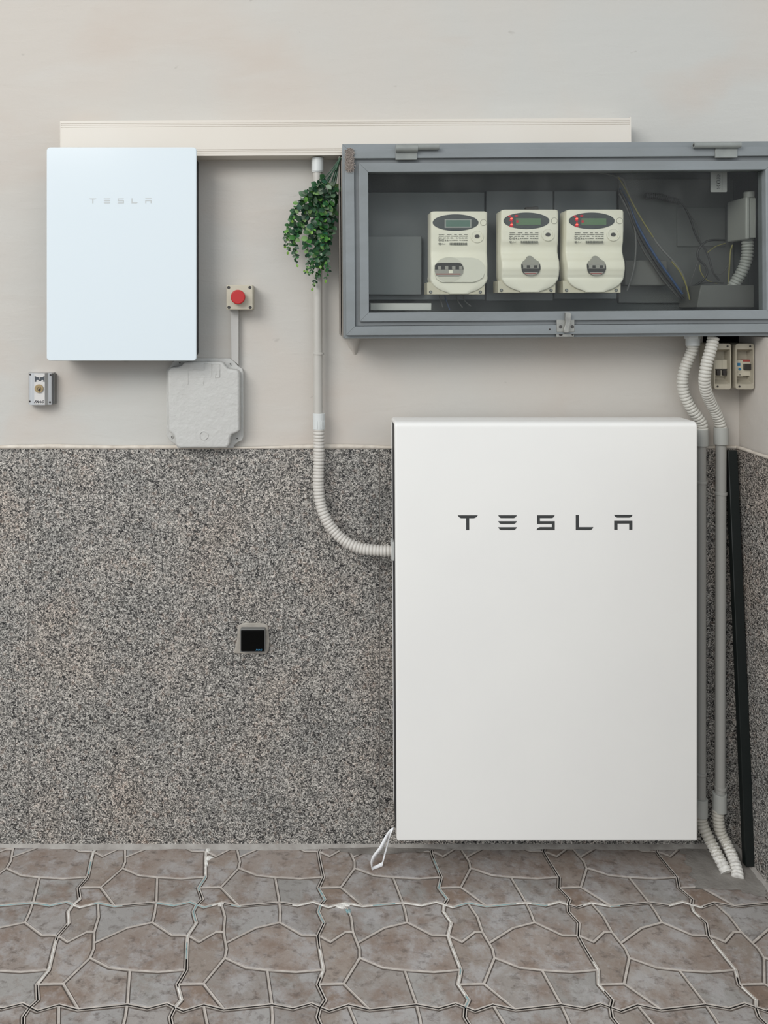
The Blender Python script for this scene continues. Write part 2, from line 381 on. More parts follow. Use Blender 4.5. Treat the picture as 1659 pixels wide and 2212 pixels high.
def stone_mat():
    m = bpy.data.materials.new('tile_stone'); m.use_nodes = True; nt = m.node_tree; N = nt.nodes; L = nt.links; b = N['Principled BSDF']
    b.inputs['Roughness'].default_value = .42; b.inputs['Specular IOR Level'].default_value = .4
    at = N.new('ShaderNodeAttribute'); at.attribute_name = 'tone'; tc = N.new('ShaderNodeTexCoord')
    def noise(s, det, st=(1,1,1)):
        mp = N.new('ShaderNodeMapping'); mp.inputs['Scale'].default_value = st; mp.inputs['Rotation'].default_value = (0, 0, .3); L.new(tc.outputs['Object'], mp.inputs[0])
        n = N.new('ShaderNodeTexNoise'); n.inputs['Scale'].default_value = s; n.inputs['Detail'].default_value = det; n.inputs['Distortion'].default_value = .25
        n.inputs['Roughness'].default_value = .72
        L.new(mp.outputs[0], n.inputs['Vector']); return n.outputs[0]
    def mp(src, lo, hi, o=1.0):
        r = N.new('ShaderNodeMapRange'); r.inputs[1].default_value = lo; r.inputs[2].default_value = hi; r.inputs[4].default_value = o; L.new(src, r.inputs[0]); return r.outputs[0]
    def mix(f, a, c):
        x = N.new('ShaderNodeMix'); x.data_type = 'RGBA'; L.new(a, x.inputs[6]); x.inputs[7].default_value = srgb(c); L.new(f, x.inputs[0]); return x.outputs[2]
    c = mix(mp(noise(12, 10), .48, .60, .8), at.outputs['Color'], (172, 169, 168))
    c = mix(mp(noise(9, 10), .48, .62, .75), c, (132, 113, 100))
    c = mix(mp(noise(34, 12, (1, 1.3, 1)), .52, .68, .85), c, (92, 82, 76))
    c = mix(mp(noise(60, 9), .55, .70, .5), c, (184, 177, 173))
    L.new(c, b.inputs['Base Color'])
    bp = N.new('ShaderNodeBump'); bp.inputs['Strength'].default_value = .5; bp.inputs['Distance'].default_value = .004
    L.new(noise(30, 8), bp.inputs['Height']); L.new(bp.outputs[0], b.inputs['Normal'])
    return m
GROUT = mat('tile_ridge', (200, 192, 184), .5, noise=(50, (164, 156, 148), .8))
DARKGAP = mat('open_joint', (38, 34, 31), .95)
fl = struct(mb.build('floor', [stone_mat(), GROUT, DARKGAP, mat('groove_dark', (104,95,88), .8, noise=(60,(82,74,68),.8)), mat('unseen_ground', (128,124,118), .9, noise=(3,(112,108,102),.8))]))
at = fl.data.attributes.new('tone', 'FLOAT_COLOR', 'FACE')
for i, t in enumerate(tones): at.data[i].color = t
# white and turquoise filler left in the open joints
def joint_line(kind, c, r):
    src = Tb if kind == 'h' else Lb
    pts = [tw(p, c, r) for p in src]
    out = []
    for a, b in zip(pts, pts[1:]):
        n = max(2, int((Vector(b)-Vector(a)).length/.006))
        for i in range(n): out.append(Vector(a).lerp(Vector(b), i/n))
    out.append(Vector(pts[-1])); return out
def fill(mb, line, mi, w0=.0022, gaps=.0, z=.0006, spread=.0012):
    i = 0
    while i < len(line)-1:
        ln = random.randint(3, 14); seg = line[i:i+ln+1]
        if random.random() >= gaps and len(seg) > 2:
            vs = []
            for k, p in enumerate(seg):
                t = (seg[min(k+1,len(seg)-1)]-seg[max(k-1,0)]).normalized(); nn = Vector((-t.y, t.x))
                w_ = (w0+random.uniform(-.0006, spread))*(.5 if k in (0, len(seg)-1) else 1)
                a = p+nn*w_; b = p-nn*w_; vs += [(a.x,a.y,z-.0012),(p.x,p.y,z+random.uniform(0,.0006)),(b.x,b.y,z-.0012)]
            fs = []
            for k in range(len(seg)-1):
                for q in (0, 1): fs.append((k*3+q, k*3+q+1, k*3+q+4, k*3+q+3))
            m_ = mi if not isinstance(mi, tuple) else random.choice(mi)
            mb.add(vs, fs, m_)
        i += ln
WHITEF = mat('white_filler', (236, 234, 228), .8, noise=(90, (178, 174, 168), .7)); TURQ = mat('turquoise_residue', (122, 162, 166), .8, noise=(80, (168, 172, 168), .8))
mb = MB(); random.seed(3)
Z0 = .0002
for c, mi, g in ((-3,1,.3),(-2,(0,1),.3),(-1,(0,1,0),.35),(0,(0,1,0),.1),(1,(1,1,0),.05),(2,(0,0,1),.45),(3,0,.6)): fill(mb, joint_line('h', c, 0), mi, .0026, g, Z0)
random.seed(12)
for c, r, mi, g, wd in ((-2,-1,(0,0,1),.15,.0022),(-1,-1,(0,0,1),.2,.0024),(-2,0,0,.45,.002),(-1,0,(1,0),.25,.0018),(0,-1,(1,0),.6,.002),(0,0,(0,1),.6,.0018),(1,0,(0,0,1),.45,.0018),(1,-1,1,.5,.0016),(2,0,0,.75,.0016),(3,0,0,.6,.0016)):
    fill(mb, joint_line('v', c, r), mi, wd+.0006, g, Z0)
# thicker smears of white filler
def blob(mb, px, py, rx, ry, mi, z=.0022, seed=0):
    rnd = random.Random(seed); D = CH*F/(py-VY); x = (px-VX)*D/F; y = D-CD; y = -(CD-D)
    n = 22; ring = []
    for i in range(n):
        t = 2*math.pi*i/n; k = rnd.uniform(.6, 1.15); ring.append((x+rx*k*math.cos(t), y+ry*k*math.sin(t), -.001))
    mid = [((a[0]+x)/2+rnd.uniform(-.001,.001), (a[1]+y)/2+rnd.uniform(-.001,.001), z*rnd.uniform(.6,1.1)) for a in ring]
    mb.add(ring+mid+[(x,y,z)], [(i,(i+1)%n,n+(i+1)%n,n+i) for i in range(n)]+[(n+i,n+(i+1)%n,2*n) for i in range(n)], mi)
blob(mb, 450, 1836, .008, .014, 0, seed=1); blob(mb, 452, 1853, .012, .012, 0, seed=2); blob(mb, 446, 1866, .006, .02, 0, seed=4)
blob(mb, 738, 1958, .016, .010, 0, seed=3); blob(mb, 752, 1968, .008, .010, 1, seed=5); blob(mb, 748, 1955, .014, .006, 0, seed=8)
blob(mb, 476, 1955, .006, .005, 0, seed=6)
o = mb.build('joint_filler', [WHITEF, TURQ], fl); struct(o)
# cement strip against the wall and smeared patch in the corner
def patch(mb, pts, z, rnd):
    P = []
    for (ax, ay), (bx, by) in zip(pts, pts[1:]+pts[:1]):
        for k in range(6):
            t = k/6; px = ax+(bx-ax)*t+rnd.uniform(-7,7); py = ay+(by-ay)*t+rnd.uniform(-2.2,2.2)
            py = max(py, 1829); D = CH*F/(py-VY); P.append(((px-VX)*D/F, D-CD if False else -(CD-D), z))
    n = len(P); A = sum(P[i][0]*P[(i+1)%n][1]-P[(i+1)%n][0]*P[i][1] for i in range(n))
    mb.add(P, [list(range(n)) if A > 0 else list(range(n-1,-1,-1))], 0)
mb = MB(); rnd = random.Random(5)
patch(mb, [(1462,1834),(1480,1852),(1492,1885),(1505,1918),(1560,1922),(1600,1926),(1655,1938),(1662,1910),(1640,1880),(1600,1834)], .0012, rnd)
patch(mb, [(690,1829),(760,1845),(812,1846),(905,1840),(960,1834),(1100,1829)], .0010, rnd)
struct(mb.build('cement_smear', CEMENT, fl))
mb = MB(); n = 200; vs = []
for i in range(n+1):
    x = -3.4+(XC+3.4)*i/n; wd = .013*(1+.5*math.sin(i*.21)*math.sin(i*.07)+random.uniform(-.15,.15))
    vs += [(x, .0005, .007), (x, -wd*.35, .0045), (x, -wd, .0002)]
mb.add(vs, [(i*3+k, i*3+k+1, i*3+k+4, i*3+k+3) for i in range(n) for k in (0,1)], 0, True)
struct(mb.build('baseboard_back', mat('base_mortar', (168,164,158), .9, noise=(30, (138,132,126), .8), bump=(100,.4,.003))))
mb = MB(); vs = []; n = 80
for i in range(n+1):
    y = -1.3*i/n; wd = .010*(1+random.uniform(-.25,.25)); vs += [(XC-.0005+.001, y, .008), (XC-wd*.4, y, .004), (XC-wd, y, .0002)]
mb.add(vs, [(i*3+k, i*3+k+3, i*3+k+4, i*3+k+1) for i in range(n) for k in (0,1)], 0, True)
struct(mb.build('baseboard_right', MATS['base_mortar']))

# ------------------------------------------------------------------ lettering used on the two white units
LET = [[[(108,125),(272,125),(262,138),(252,145),(240,149),(202,149),(202,245),(177,245),(177,149),(136,149),(126,145),(118,138)]],
 [[(438,y),(590,y),(582,y+13),(574,y+20),(565,y+23),(462,y+23),(453,y+20),(446,y+13)] for y in (125,173,222)],
 [[(755,125),(899,125),(891,138),(884,145),(872,148),(778,148),(778,173),(899,173),(899,245),(749,245),(758,232),(768,224),(782,221),(875,221),(875,196),(755,196)]],
 [[(1070,123),(1095,123),(1095,221),(1213,221),(1206,234),(1198,241),(1186,245),(1070,245)]],
 [[(1381,121),(1533,121),(1526,133),(1518,141),(1506,144),(1408,144),(1398,141),(1389,133)], [(1383,170),(1531,170),(1531,243),(1505,243),(1505,193),(1410,193),(1410,243),(1383,243)]]]
def wordmark(parent, x0, x1, y0, y1, d, m, th=.0004):
    for l in LET:
        mb = MB()
        for poly in l:
            mb.pprism([(x0+(X-108)/(1533-108)*(x1-x0), y0+(Y-121)/(245-121)*(y1-y0)) for X, Y in poly], d-.0004, d+th)
        mb.build('letter', m, parent)

# ------------------------------------------------------------------ large white battery unit
WH = mat('white_enamel', (234, 233, 229), .38, noise=(3, (228,227,224), .6), bump=(420, .10, .0006))
DK = mat('dark_side', (26, 27, 33), .5); WHE = mat('white_edge', (240, 240, 240), .35)
BD = .139
bx0, bx1 = wx(852.5,BD), wx(1508,BD); bz0, bz1 = wz(1818,BD), wz(911.5,BD); byb = -.038
bat = thing('battery_unit', 'tall white wall battery with dark lettering, standing low beside the grey conduits', 'battery', ((bx0+bx1)/2, (byb-BD)/2, bz0))
mb = MB()                                            # front cover wraps over the top
cov = [(-BD, bz0), (-BD, bz1-.014)]+[(-BD+.014-.014*math.cos(math.radians(a)), bz1-.014+.014*math.sin(math.radians(a))) for a in (20,45,70)]+[(-BD+.014, bz1), (byb, bz1), (byb, bz1-.012), (-BD+.02, bz1-.012), (-BD+.012, bz1-.02), (-BD+.012, bz0)]
def prof_x(mb, prof, x0, x1, sh0=None):
    n = len(prof); k = sh0 or (lambda z: 0)
    vs = [(x0+k(z), y, z) for y, z in prof]+[(x1, y, z) for y, z in prof]
    A = sum(prof[i][0]*prof[(i+1)%n][1]-prof[(i+1)%n][0]*prof[i][1] for i in range(n))
    fs = [list(range(n))[::-1], list(range(n, 2*n))]+[[i, (i+1)%n, n+(i+1)%n, n+i] for i in range(n)]
    if A < 0: fs = [f[::-1] for f in fs]
    mb.add(vs, fs, 0)
tilt = lambda z: (bz1-z)/(bz1-bz0)*.0052
prof_x(mb, cov, bx0, bx1, tilt)
mb.build('front_cover', WH, bat, bevel=.0055, seg=4)
mb = MB(); core = [(-BD+.0125, bz0+.012), (-BD+.0125, bz1-.022), (-BD+.022, bz1-.0125), (byb-.0062, bz1-.0125), (byb-.0062, bz0+.05), (byb-.03, bz0+.012)]
prof_x(mb, core, bx0+.0015, bx1-.004, tilt); mb.build('side_body', DK, bat)
mb = MB(); rear = [(byb-.006, bz0+.045), (byb-.006, bz1-.0125), (byb, bz1-.0125), (byb, bz0+.045)]
prof_x(mb, rear, bx0+.0002, bx1-.001, tilt); mb.build('rear_shell', mat('rear_white', (226,226,224), .5), bat, bevel=.002)
for za, zb in ((bz1-.22, bz1-.10), (bz0+.12, bz0+.22)):
    mb = MB(); mb.box(bx0+.08, bx1-.08, byb+.0005, -.0005, za, zb); mb.build('wall_bracket', mat('bracket_steel', (120,120,118), .4, .8), bat)
mb = MB(); mb.box(bx0-.004, bx0+.004, -.095, -.052, wz(1206,.07), wz(1166,.07)); mb.build('conduit_gland', mat('gland_grey', (196,197,194), .4), bat, bevel=.002)
wordmark(bat, 988.6, 1366.6, 1112.1, 1145, BD, mat('letter_charcoal', (58, 60, 60), .5))
# white strap hanging from the lower left corner
SP = [((851,1787),(853,1796),.112),((845,1790),(846,1800),.114),((838,1797),(840,1808),.116),((829,1811),(835,1820),.119),((819,1830),(825,1838),.121),((806,1847),(812,1853),.119),((801,1859),(806,1864),.114),((801,1869),(805,1872),.107),((805,1881),(805,1874),.099),((814,1880),(813,1871),.093),((826,1871),(826,1864),.086),((827,1866),(826,1862),.088),((832,1848),(830,1846),.093),((838,1825),(836.5,1824),.101),((843,1806),(841,1805),.112),((850,1790),(848,1789),.118)]
def dense(SPp):
    A = spline([W(a[0],a[1],d) for a,b,d in SPp], .002); B = spline([W(b[0],b[1],d) for a,b,d in SPp], .002)
    n = 90; A = [A[int(i*(len(A)-1)/n)] for i in range(n+1)]; B = [B[int(i*(len(B)-1)/n)] for i in range(n+1)]; return A, B
A, B = dense(SP); mb = MB(); vs = []
for a, b in zip(A, B): vs += [Vector((a.x, a.y, max(a.z, .002))), Vector((b.x, b.y+.004, max(b.z, .002)))]
mb.add(vs, [(2*i, 2*i+1, 2*i+3, 2*i+2) for i in range(len(A)-1)], 0, True)
o = mb.build('strap', mat('white_strap', (246,247,248), .5), bat, solid=.0008); o['label'] = 'white looped carry strap'

# ------------------------------------------------------------------ white glass-fronted gateway unit
GD = .10
gw = thing('gateway_unit', 'smaller white glass-fronted wall box with faint lettering, left of the red button', 'electrical box', W(262, 780, .05))
mb = MB(); q = rrect(wx(100.5,GD), wz(779.5,GD), wx(424.5,GD), wz(318,GD), .009, 6); mb.prism(q, -GD+.010, -GD)
GLW = mat('white_glass', (213, 223, 228), .16, spec=.6, coat=.6)
mb.build('front_panel', GLW, gw, bevel=.0018)
mb = MB(); mb.prism(rrect(wx(100.5,GD)+.011, wz(768,0), wx(429,-.008), wz(345,-.008)-.0015, .008), .0075, -GD+.0102)
mb.build('rear_body', mat('black_plastic', (20, 22, 30), .45), gw)
wordmark(gw, 192.7, 327.8, 427.8, 439.5, GD, mat('letter_pale_grey', (186, 190, 190), .5), .0002)

# ------------------------------------------------------------------ cable trunking
TD = .058
tr = thing('cable_trunking', 'long cream plastic cable trunking running above the meter cabinet', 'cable trunking', W(746, 335, .02))
mb = MB(); zt0, zt1 = wz(335, TD), wz(258, TD); X0, X1 = wx(130,TD), wx(1363,TD)
gr = [.0, .004, .0048, .0078, .0086, .0116, .0124, .0155, .0163]
prof = [(.0078, zt0), (-TD, zt0)]
z = zt0
for a in (.006, .0115, .0155): prof += [(-TD, zt0+a), (-TD+.0012, zt0+a+.0004), (-TD+.0012, zt0+a+.001), (-TD, zt0+a+.0014)]
for a in (.0175, .0125, .0085): prof += [(-TD, zt1-a), (-TD+.0012, zt1-a+.0004), (-TD+.0012, zt1-a+.001), (-TD, zt1-a+.0014)]
prof += [(-TD, zt1), (.0078, zt1)]
prof_x(mb, prof, X0, X1)
mb.build('trunking_body', mat('cream_plastic', (212, 205, 194), .4, noise=(4, (216,211,202), .6)), tr)
mb = MB(); mb.pbox(130, 261.5, 131.5, 336, TD-.03, TD+.0006); mb.build('end_cap', MATS['cream_plastic'], tr)
mb = MB(); mb.pbox(1361, 256, 1363.6, 336, TD-.03, TD+.0008); mb.build('end_cap', MATS['cream_plastic'], tr)
tr.rotation_euler = (0, math.radians(-.0), 0)
# slight rise to the right, as mounted
tr.rotation_euler[1] = -math.atan((7/1233))

# ------------------------------------------------------------------ left conduit run
PVC = mat('grey_pvc', (186, 183, 176), .4, noise=(20, (178,175,168), .5)); PVCL = mat('light_pvc', (205, 208, 206), .4); PVCC = mat('corrugated_pvc', (200, 196, 189), .45)
cr = 10/1800*2.21
r1 = thing('conduit_run', 'grey conduit dropping from the trunking and curving into the battery side', 'conduit', W(688, 900, .03))
mb = MB(); mb.cyl(W(686.5,895,.03), (0,0,1), 9.9/F*2.21, wz(345,.03)-wz(895,.03)); 
o = mb.build('straight_pipe', PVC, r1); 
for v in o.data.vertices: v.co.x += (v.co.z+ r1['_o'][2]-wz(895,.03))/(wz(345,.03)-wz(895,.03))*(-1.5/F*2.21)+.6/F*2.21
mb = MB(); mb.cyl(W(686,371,.03), (0,0,1), 13.2/F*2.21, .036); mb.cyl(W(686,373,.03), (0,0,1), 12.6/F*2.21, .004); mb.build('upper_collar', PVCL, r1, bevel=.0012)
mb = MB(); mb.cyl(W(688,766,.03), (0,0,1), 12/F*2.21, .006); mb.build('pipe_clip', PVC, r1, bevel=.001)
mb = MB(); mb.cyl(W(689,927,.03), (0,0,1), 13.2/F*2.21, .042, 40)
for k in range(7):
    t = math.radians(-90-24+k*14+10); c = W(689,925,.03); mb.box(c[0]+.0160*math.cos(t)-.0008, c[0]+.0160*math.cos(t)+.0008, c[1]+.0158*math.sin(t)-.0012, c[1]+.0158*math.sin(t)+.001, c[2], c[2]+.021)
mb.build('lower_collar', PVCL, r1, bevel=.0008)
mb = MB(); corrugated(mb, [W(x,y,d) for x,y,d in ((689,925,.03),(689,985,.03),(688,1045,.032),(692,1085,.035),(703,1118,.04),(722,1147,.045),(747,1170,.052),(778,1184,.06),(812,1189,.068),(850,1190,.073))], 12.3/F*2.2)
mb.build('corrugated_hose', PVCC, r1)

# ------------------------------------------------------------------ right conduit runs
PD = mat('dark_grey_pvc', (158, 157, 152), .45); 
def right_run(label, px_p, topc, path, yc0, yc1, clips, y_end, yc2, yc3, tail, hasnut):
    T = thing('conduit_run', label, 'conduit', W(px_p, yc1, .035)); k = F/2.205
    mb = MB(); corrugated(mb, path, 12.2/k); mb.build('upper_hose', mat('corr_right', (196,194,186), .45), T)
    if hasnut:
        mb = MB(); mb.cyl(W(1496.5,747,.06), (0,0,1), 14.5/k, .019, 30); mb.cyl(W(1496.5,732,.06), (0,0,1), 17/k, .009, 6)
        mb.build('gland_nut', PVCL, T, bevel=.0008)
    mb = MB(); mb.cyl(W(px_p,yc1,.035), (0,0,1), 15/k, wz(yc0,.035)-wz(yc1,.035), 32); mb.build('collar', mat('collar_grey', (168,169,164), .45), T, bevel=.001)
    mb = MB(); mb.sweep([W(px_p,yc1-4,.035), W(px_p-2 if not hasnut else px_p-.5, y_end,.035)], 10.9/k, 24); mb.build('straight_pipe', PD, T)
    for y in clips:
        mb = MB(); mb.cyl(W(px_p-1*(y>1500),y,.035), (0,0,1), 12.6/k, .0075, 28); mb.build('pipe_clip', PD, T, bevel=.001)
    xe = px_p-3 if not hasnut else px_p-.5
    mb = MB(); mb.cyl(W(xe,yc3,.037), (0,0,1), 14.6/k, wz(yc2,.037)-wz(yc3,.037), 32); mb.build('collar', MATS['collar_grey'], T, bevel=.001)
    mb = MB(); corrugated(mb, tail, 12.2/k); o = mb.build('lower_hose', [mat('corr_low', (186,182,172), .5), WHITEF], T)
    for p in o.data.polygons:
        if p.center.z+T['_o'][2] < .045+.015*math.sin(p.index*.7): p.material_index = 1
    return T
g = lambda lst, s, ox_, oy_, d: [W(ox_+x/s, oy_+y/s, d(i) if callable(d) else d) for i, (x, y) in enumerate(lst)]
pa = g([(480,330),(465,430),(420,540),(365,680),(330,830),(325,950),(350,1090),(405,1220),(480,1350),(560,1460),(620,1560),(632,1650)], 7.245, 1430, 700, lambda i: .06-.025*i/11)
pb = g([(806,203),(785,310),(755,430),(705,600),(675,760),(665,890),(690,1050),(750,1200),(825,1350),(885,1480),(920,1600),(925,1640)], 7.245, 1430, 700, lambda i: (.098,.100,.102,.102,.100,.094,.080,.062,.048,.040,.036,.035)[i])
ta = [W(x,y,d) for x,y,d in ((1513,1758,.037),(1516,1775,.04),(1523,1795,.05),(1536,1820,.066),(1549,1845,.084),(1560,1866,.10),(1570,1886,.116))]
tb = [W(x,y,d) for x,y,d in ((1551,1748,.037),(1552,1772,.04),(1556,1796,.045),(1566,1816,.055),(1577,1838,.072),(1586,1862,.092),(1592,1882,.112),(1594,1898,.128))]
right_run('grey conduit with a hex gland nut, close behind the battery right edge', 1514, None, pa, 927, 963, (1045,1673), 1730, 1724, 1762, ta, True)
right_run('grey conduit between the battery-side conduit and the dark leaning bar', 1557.5, None, pb, 923.5, 960, (1069,1704), 1722, 1713, 1752, tb, False)

# dark bar leaning in the corner
mb = MB(); top = Vector(W(1579,972,.018)); bot = Vector(W(1617.5,1883,.086)); bot.z = .001
def bar(mb, a, b, w_, t_):
    d = (b-a).normalized(); u = Vector((1,0,0)); u = (u-d*u.dot(d)).normalized(); v = d.cross(u)
    P = [p+u*sx*w_/2+v*sy*t_/2 for p in (a, b) for sx, sy in ((-1,-1),(1,-1),(1,1),(-1,1))]
    mb.add(P, [(0,1,2,3),(4,7,6,5),(0,4,5,1),(1,5,6,2),(2,6,7,3),(3,7,4,0)])
bar(mb, top, bot+Vector((0,0,.006)), .0255, .02)
mb.build('leaning_bar', mat('dark_green_bar', (8, 17, 16), .5), None, bevel=.002)
tag(bpy.data.objects['leaning_bar'], 'dark green-black bar leaning in the corner against the granite', 'bar')

# ------------------------------------------------------------------ painted junction box on the wall
JP = mat('painted_box', (192, 192, 188), .55, noise=(9, (184,182,178), .6, (1,1,.5)), bump=(70, .6, .004))
jb = thing('junction_box', 'large grey painted junction box with notched corners above the granite', 'junction box', W(440, 970, .02))
S6 = lambda pts: [(340+x/5.532, 590+y/5.532) for x, y in pts]
fl_o = [(300,1018),(860,1018),(905,1040),(945,1085),(965,1112),(1010,1142),(1026,1185),(1028,1960),(1010,2005),(960,2022),(925,2050),(905,2092),(240,2092),(225,2060),(205,2040),(150,2005),(118,1960),(106,1920),(106,1180),(118,1150),(150,1120),(180,1060),(230,1022)]
mb = MB(); mb.pprism(S6(fl_o), -.0075, .010); mb.build('base_flange', JP, jb, bevel=.002)
lid = [(330,1062),(752,1062),(785,1075),(806,1108),(838,1140),(890,1150),(945,1158),(968,1175),(980,1205),(984,1870),(972,1898),(935,1914),(893,1930),(872,1965),(866,2030),(852,2068),(820,2092),(280,2092),(240,2078),(217,2042),(208,1975),(190,1935),(150,1905),(130,1880),(125,1180),(140,1140),(180,1120),(250,1115),(290,1095),(310,1070)]
mb = MB(); mb.pprism(S6(lid), .0095, .042); mb.build('lid', JP, jb, bevel=.006, seg=4)
mb = MB()
for X, Y in ((871,1085),(953,1975),(173,1957),(268,1072)):
    x, y = 340+X/5.532, 590+Y/5.532; mb = MB(); mb.cyl(W(x,y,.010), (0,-1,0), .0042, .0022, 16); mb.cyl(W(x,y,.0118), (0,-1,0), .0020, .001, 12, 1); mb.build('screw', [JP, mat('screw_dark', (70,68,66), .5)], jb)
def ring(mb, c, r0, r1, h, n=32, mi=0):
    x, y, z = c; vs = []
    for i in range(n):
        t = 2*math.pi*i/n; cs, sn = math.cos(t), math.sin(t)
        vs += [(x+r0*cs,y,z+r0*sn), (x+r0*cs,y-h,z+r0*sn), (x+r1*cs,y-h,z+r1*sn), (x+r1*cs,y,z+r1*sn)]
    fs = []
    for i in range(n):
        for k in range(3): a = 4*i+k; b = 4*((i+1)%n)+k; fs.append((a, a+1, b+1, b))
    mb.add(vs, fs, mi, True); return mb
mb = MB(); ring(mb, W(440.5,940.5,.0415), .0098, .0120, .0016); mb.build('knockout_ring', JP, jb)
mb = MB()
def emb(pts): 
    P = [Vector(W(340+x/5.532, 590+y/5.532, .0420)) for x, y in pts]; mb.sweep(P, .0011, 6)
emb([(365,1330),(368,1160),(460,1155),(560,1160),(562,1080),(650,1085),(648,1240),(480,1240)]); emb([(655,1085),(745,1085),(745,1245),(690,1248),(700,1200)]); emb([(455,1330),(550,1335),(555,1245)])
mb.build('embossed_mark', JP, jb)

# small raceway down from the button
mb = MB(); mb.pprism([(498,668),(515.3,668),(515.3,789),(509,783),(499.5,776)], -.0075, .012)
tag(mb.build('mini_trunking', mat('painted_trunk', (184,182,178), .55, bump=(60,.3,.002)), None, bevel=.001), 'short narrow painted trunking between red button and junction box', 'cable trunking')

# ------------------------------------------------------------------ red push button
pb_ = thing('push_button_box', 'beige box with a round red push button on the wall', 'push button', W(518, 669, .02))
BGE = mat('beige_plastic', (188, 182, 164), .45)
mb = MB(); mb.prism(rrect(wx(489,.046), wz(669,.046), wx(546,.046), wz(615.5,.046), .004), .0078, -.046); mb.build('housing', BGE, pb_, bevel=.0018)
mb = MB()
for x, y in ((494,621),(539.8,621),(494.5,664),(540.5,664)):
    mb = MB(); mb.cyl(W(x,y,.0458), (0,-1,0), .0041, .0008, 18); ring(mb, W(x,y,.0463), .0015, .0026, .0006, 14, 1); mb.build('screw', [mat('screw_black', (44,40,38), .5), MATS['screw_dark']], pb_)
mb = MB(); mb.cyl(W(514.8,642.2,.046), (0,-1,0), .0175, .008, 40); mb.build('button_collar', mat('beige_collar', (170,163,146), .5), pb_, bevel=.001)  # collar in a slightly darker beige than the housing
mb = MB(); mb.cyl(W(514.8,641.8,.054), (0,-1,0), .0188, .014, 48); o = mb.build('button_cap', mat('red_plastic', (176, 30, 30), .42), pb_, bevel=.0022, seg=3)
o['label'] = 'round red button cap'

# ------------------------------------------------------------------ key switch
ks = thing('key_switch', 'small aluminium key switch plate low on the left wall', 'key switch', W(88, 875, .01))
ALU = mat('brushed_aluminium', (205, 206, 206), .33, .75, noise=(80, (170,170,170), .7, (1,1,.06)))
kd = [(61.5,.012),(63.5,.022),(74,.030),(97,.030),(104,.022),(111.5,.020),(113.5,.012)]
x_ = [wx(p, d) for p, d in kd]; zt_, zb_ = wz(806,.03), wz(875,.03)
mb = MB(); prof = [(x, -d) for x, (p, d) in zip(x_, kd)]
vs = [(x, y, zb_) for x, y in prof]+[(x, y, zt_) for x, y in prof]+[(x_[-1], .0078, zb_), (x_[0], .0078, zb_), (x_[-1], .0078, zt_), (x_[0], .0078, zt_)]
n = len(prof); fs = [(i, i+1, n+i+1, n+i) for i in range(n-1)]+[list(range(n))[::-1]+[2*n+1, 2*n], list(range(n, 2*n))+[2*n+2, 2*n+3], (n-1, 2*n, 2*n+2, 2*n-1), (0, n, 2*n+3, 2*n+1)]
mb.add(vs, fs); mb.build('face_plate', ALU, ks)
mb = MB(); mb.pbox(62, 807.5, 117.5, 873.5, -.0078, .010); mb.build('back_box', mat('grey_alu_dark', (128,128,126), .5, .3), ks)
mb = MB(); mb.pbox(74.2, 808, 96.6, 872.8, .029, .0304); mb.build('centre_label', mat('label_grey', (205,203,200), .5), ks)
mb = MB(); mb.pprism([(74.8,812),(80,814.6),(86,815.3),(92,814.4),(96.2,812),(96.2,825),(90,823.6),(85,822.8),(80,824),(74.8,825.5)], .0303, .0307)
mb.pprism([(85.2,813),(86.2,813),(86.2,820),(85.2,820)], .0306, .0309, 1); mb.pprism(ellipse(81,822.5,2.8,1.6,16), .0306, .0309, 1); mb.pprism(ellipse(91.5,822.3,2.4,1.4,16), .0306, .03095, 1)
mb.build('printed_badge', [mat('badge_grey', (66,72,78), .5), MATS['label_grey']], ks)
mb = MB(); mb.cyl(W(84.8,839.2,.0303), (0,-1,0), .0112, .004, 32); ring(mb, W(84.8,840,.0343), .0045, .0052, .0006, 24, 1); mb.pprism([(83.6,839),(86,839),(87,844.5),(84.8,846),(82.6,844.5)], .0342, .0348, 1)
o = mb.build('key_cylinder', [mat('brass', (168,148,112), .35, .6), mat('keyway_dark', (46,38,32), .6)], ks); o['label'] = 'round brass-coloured key cylinder'
mb = MB(); text_mesh(mb, 'FAAC', wx(73.4,.031), wx(96,.031), wz(870.8,.031), wz(865.2,.031), -.0307, shear=.35, bold=.045); mb.build('lettering', mat('ink_navy', (26,28,40), .5), ks)
for x, y, d in ((66,808.8,.0235),(109.5,810,.0206),(64.8,867.2,.0228),(108.3,868.8,.0208)):
    mb = MB(); mb.cyl(W(x,y,d-.001), (0,-1,0), .0026, .0022, 14); mb.build('screw', MATS['screw_black'], ks)

# ------------------------------------------------------------------ photocell set in the granite
pc = thing('photocell', 'small black square photocell set in mortar on the granite', 'photocell', W(546, 1410, 0))
mb = MB(); rnd = random.Random(9); P = [(513,1352),(530,1346),(560,1347),(578,1350),(582,1375),(581,1405),(574,1414),(548,1413),(520,1413),(504,1412),(509,1396),(513,1380)]
Q = []
for (ax, ay), (bx_, by_) in zip(P, P[1:]+P[:1]):
    for k in range(3): Q.append((ax+(bx_-ax)*k/3+rnd.uniform(-1,1), ay+(by_-ay)*k/3+rnd.uniform(-1,1)))
mb.pprism(Q, .0, .007); mb.build('mortar_surround', mat('putty_grey', (170,164,154), .7, noise=(60,(146,140,132),.7), bump=(60,.6,.004)), pc, bevel=.002)
mb = MB(); mb.prism(rrect(wx(519,.024), wz(1409,.024), wx(572.5,.024), wz(1359.5,.024), .003), .001, -.024); mb.build('housing', mat('grey_plastic_pc', (112,112,110), .4), pc, bevel=.001)
mb = MB(); mb.prism(rrect(wx(520.5,.027), wz(1407.5,.027), wx(570.5,.027), wz(1361.5,.027), .002), -.0238, -.027); mb.build('lens', mat('black_gloss', (3,4,4), .25, spec=.12), pc, bevel=.0015)
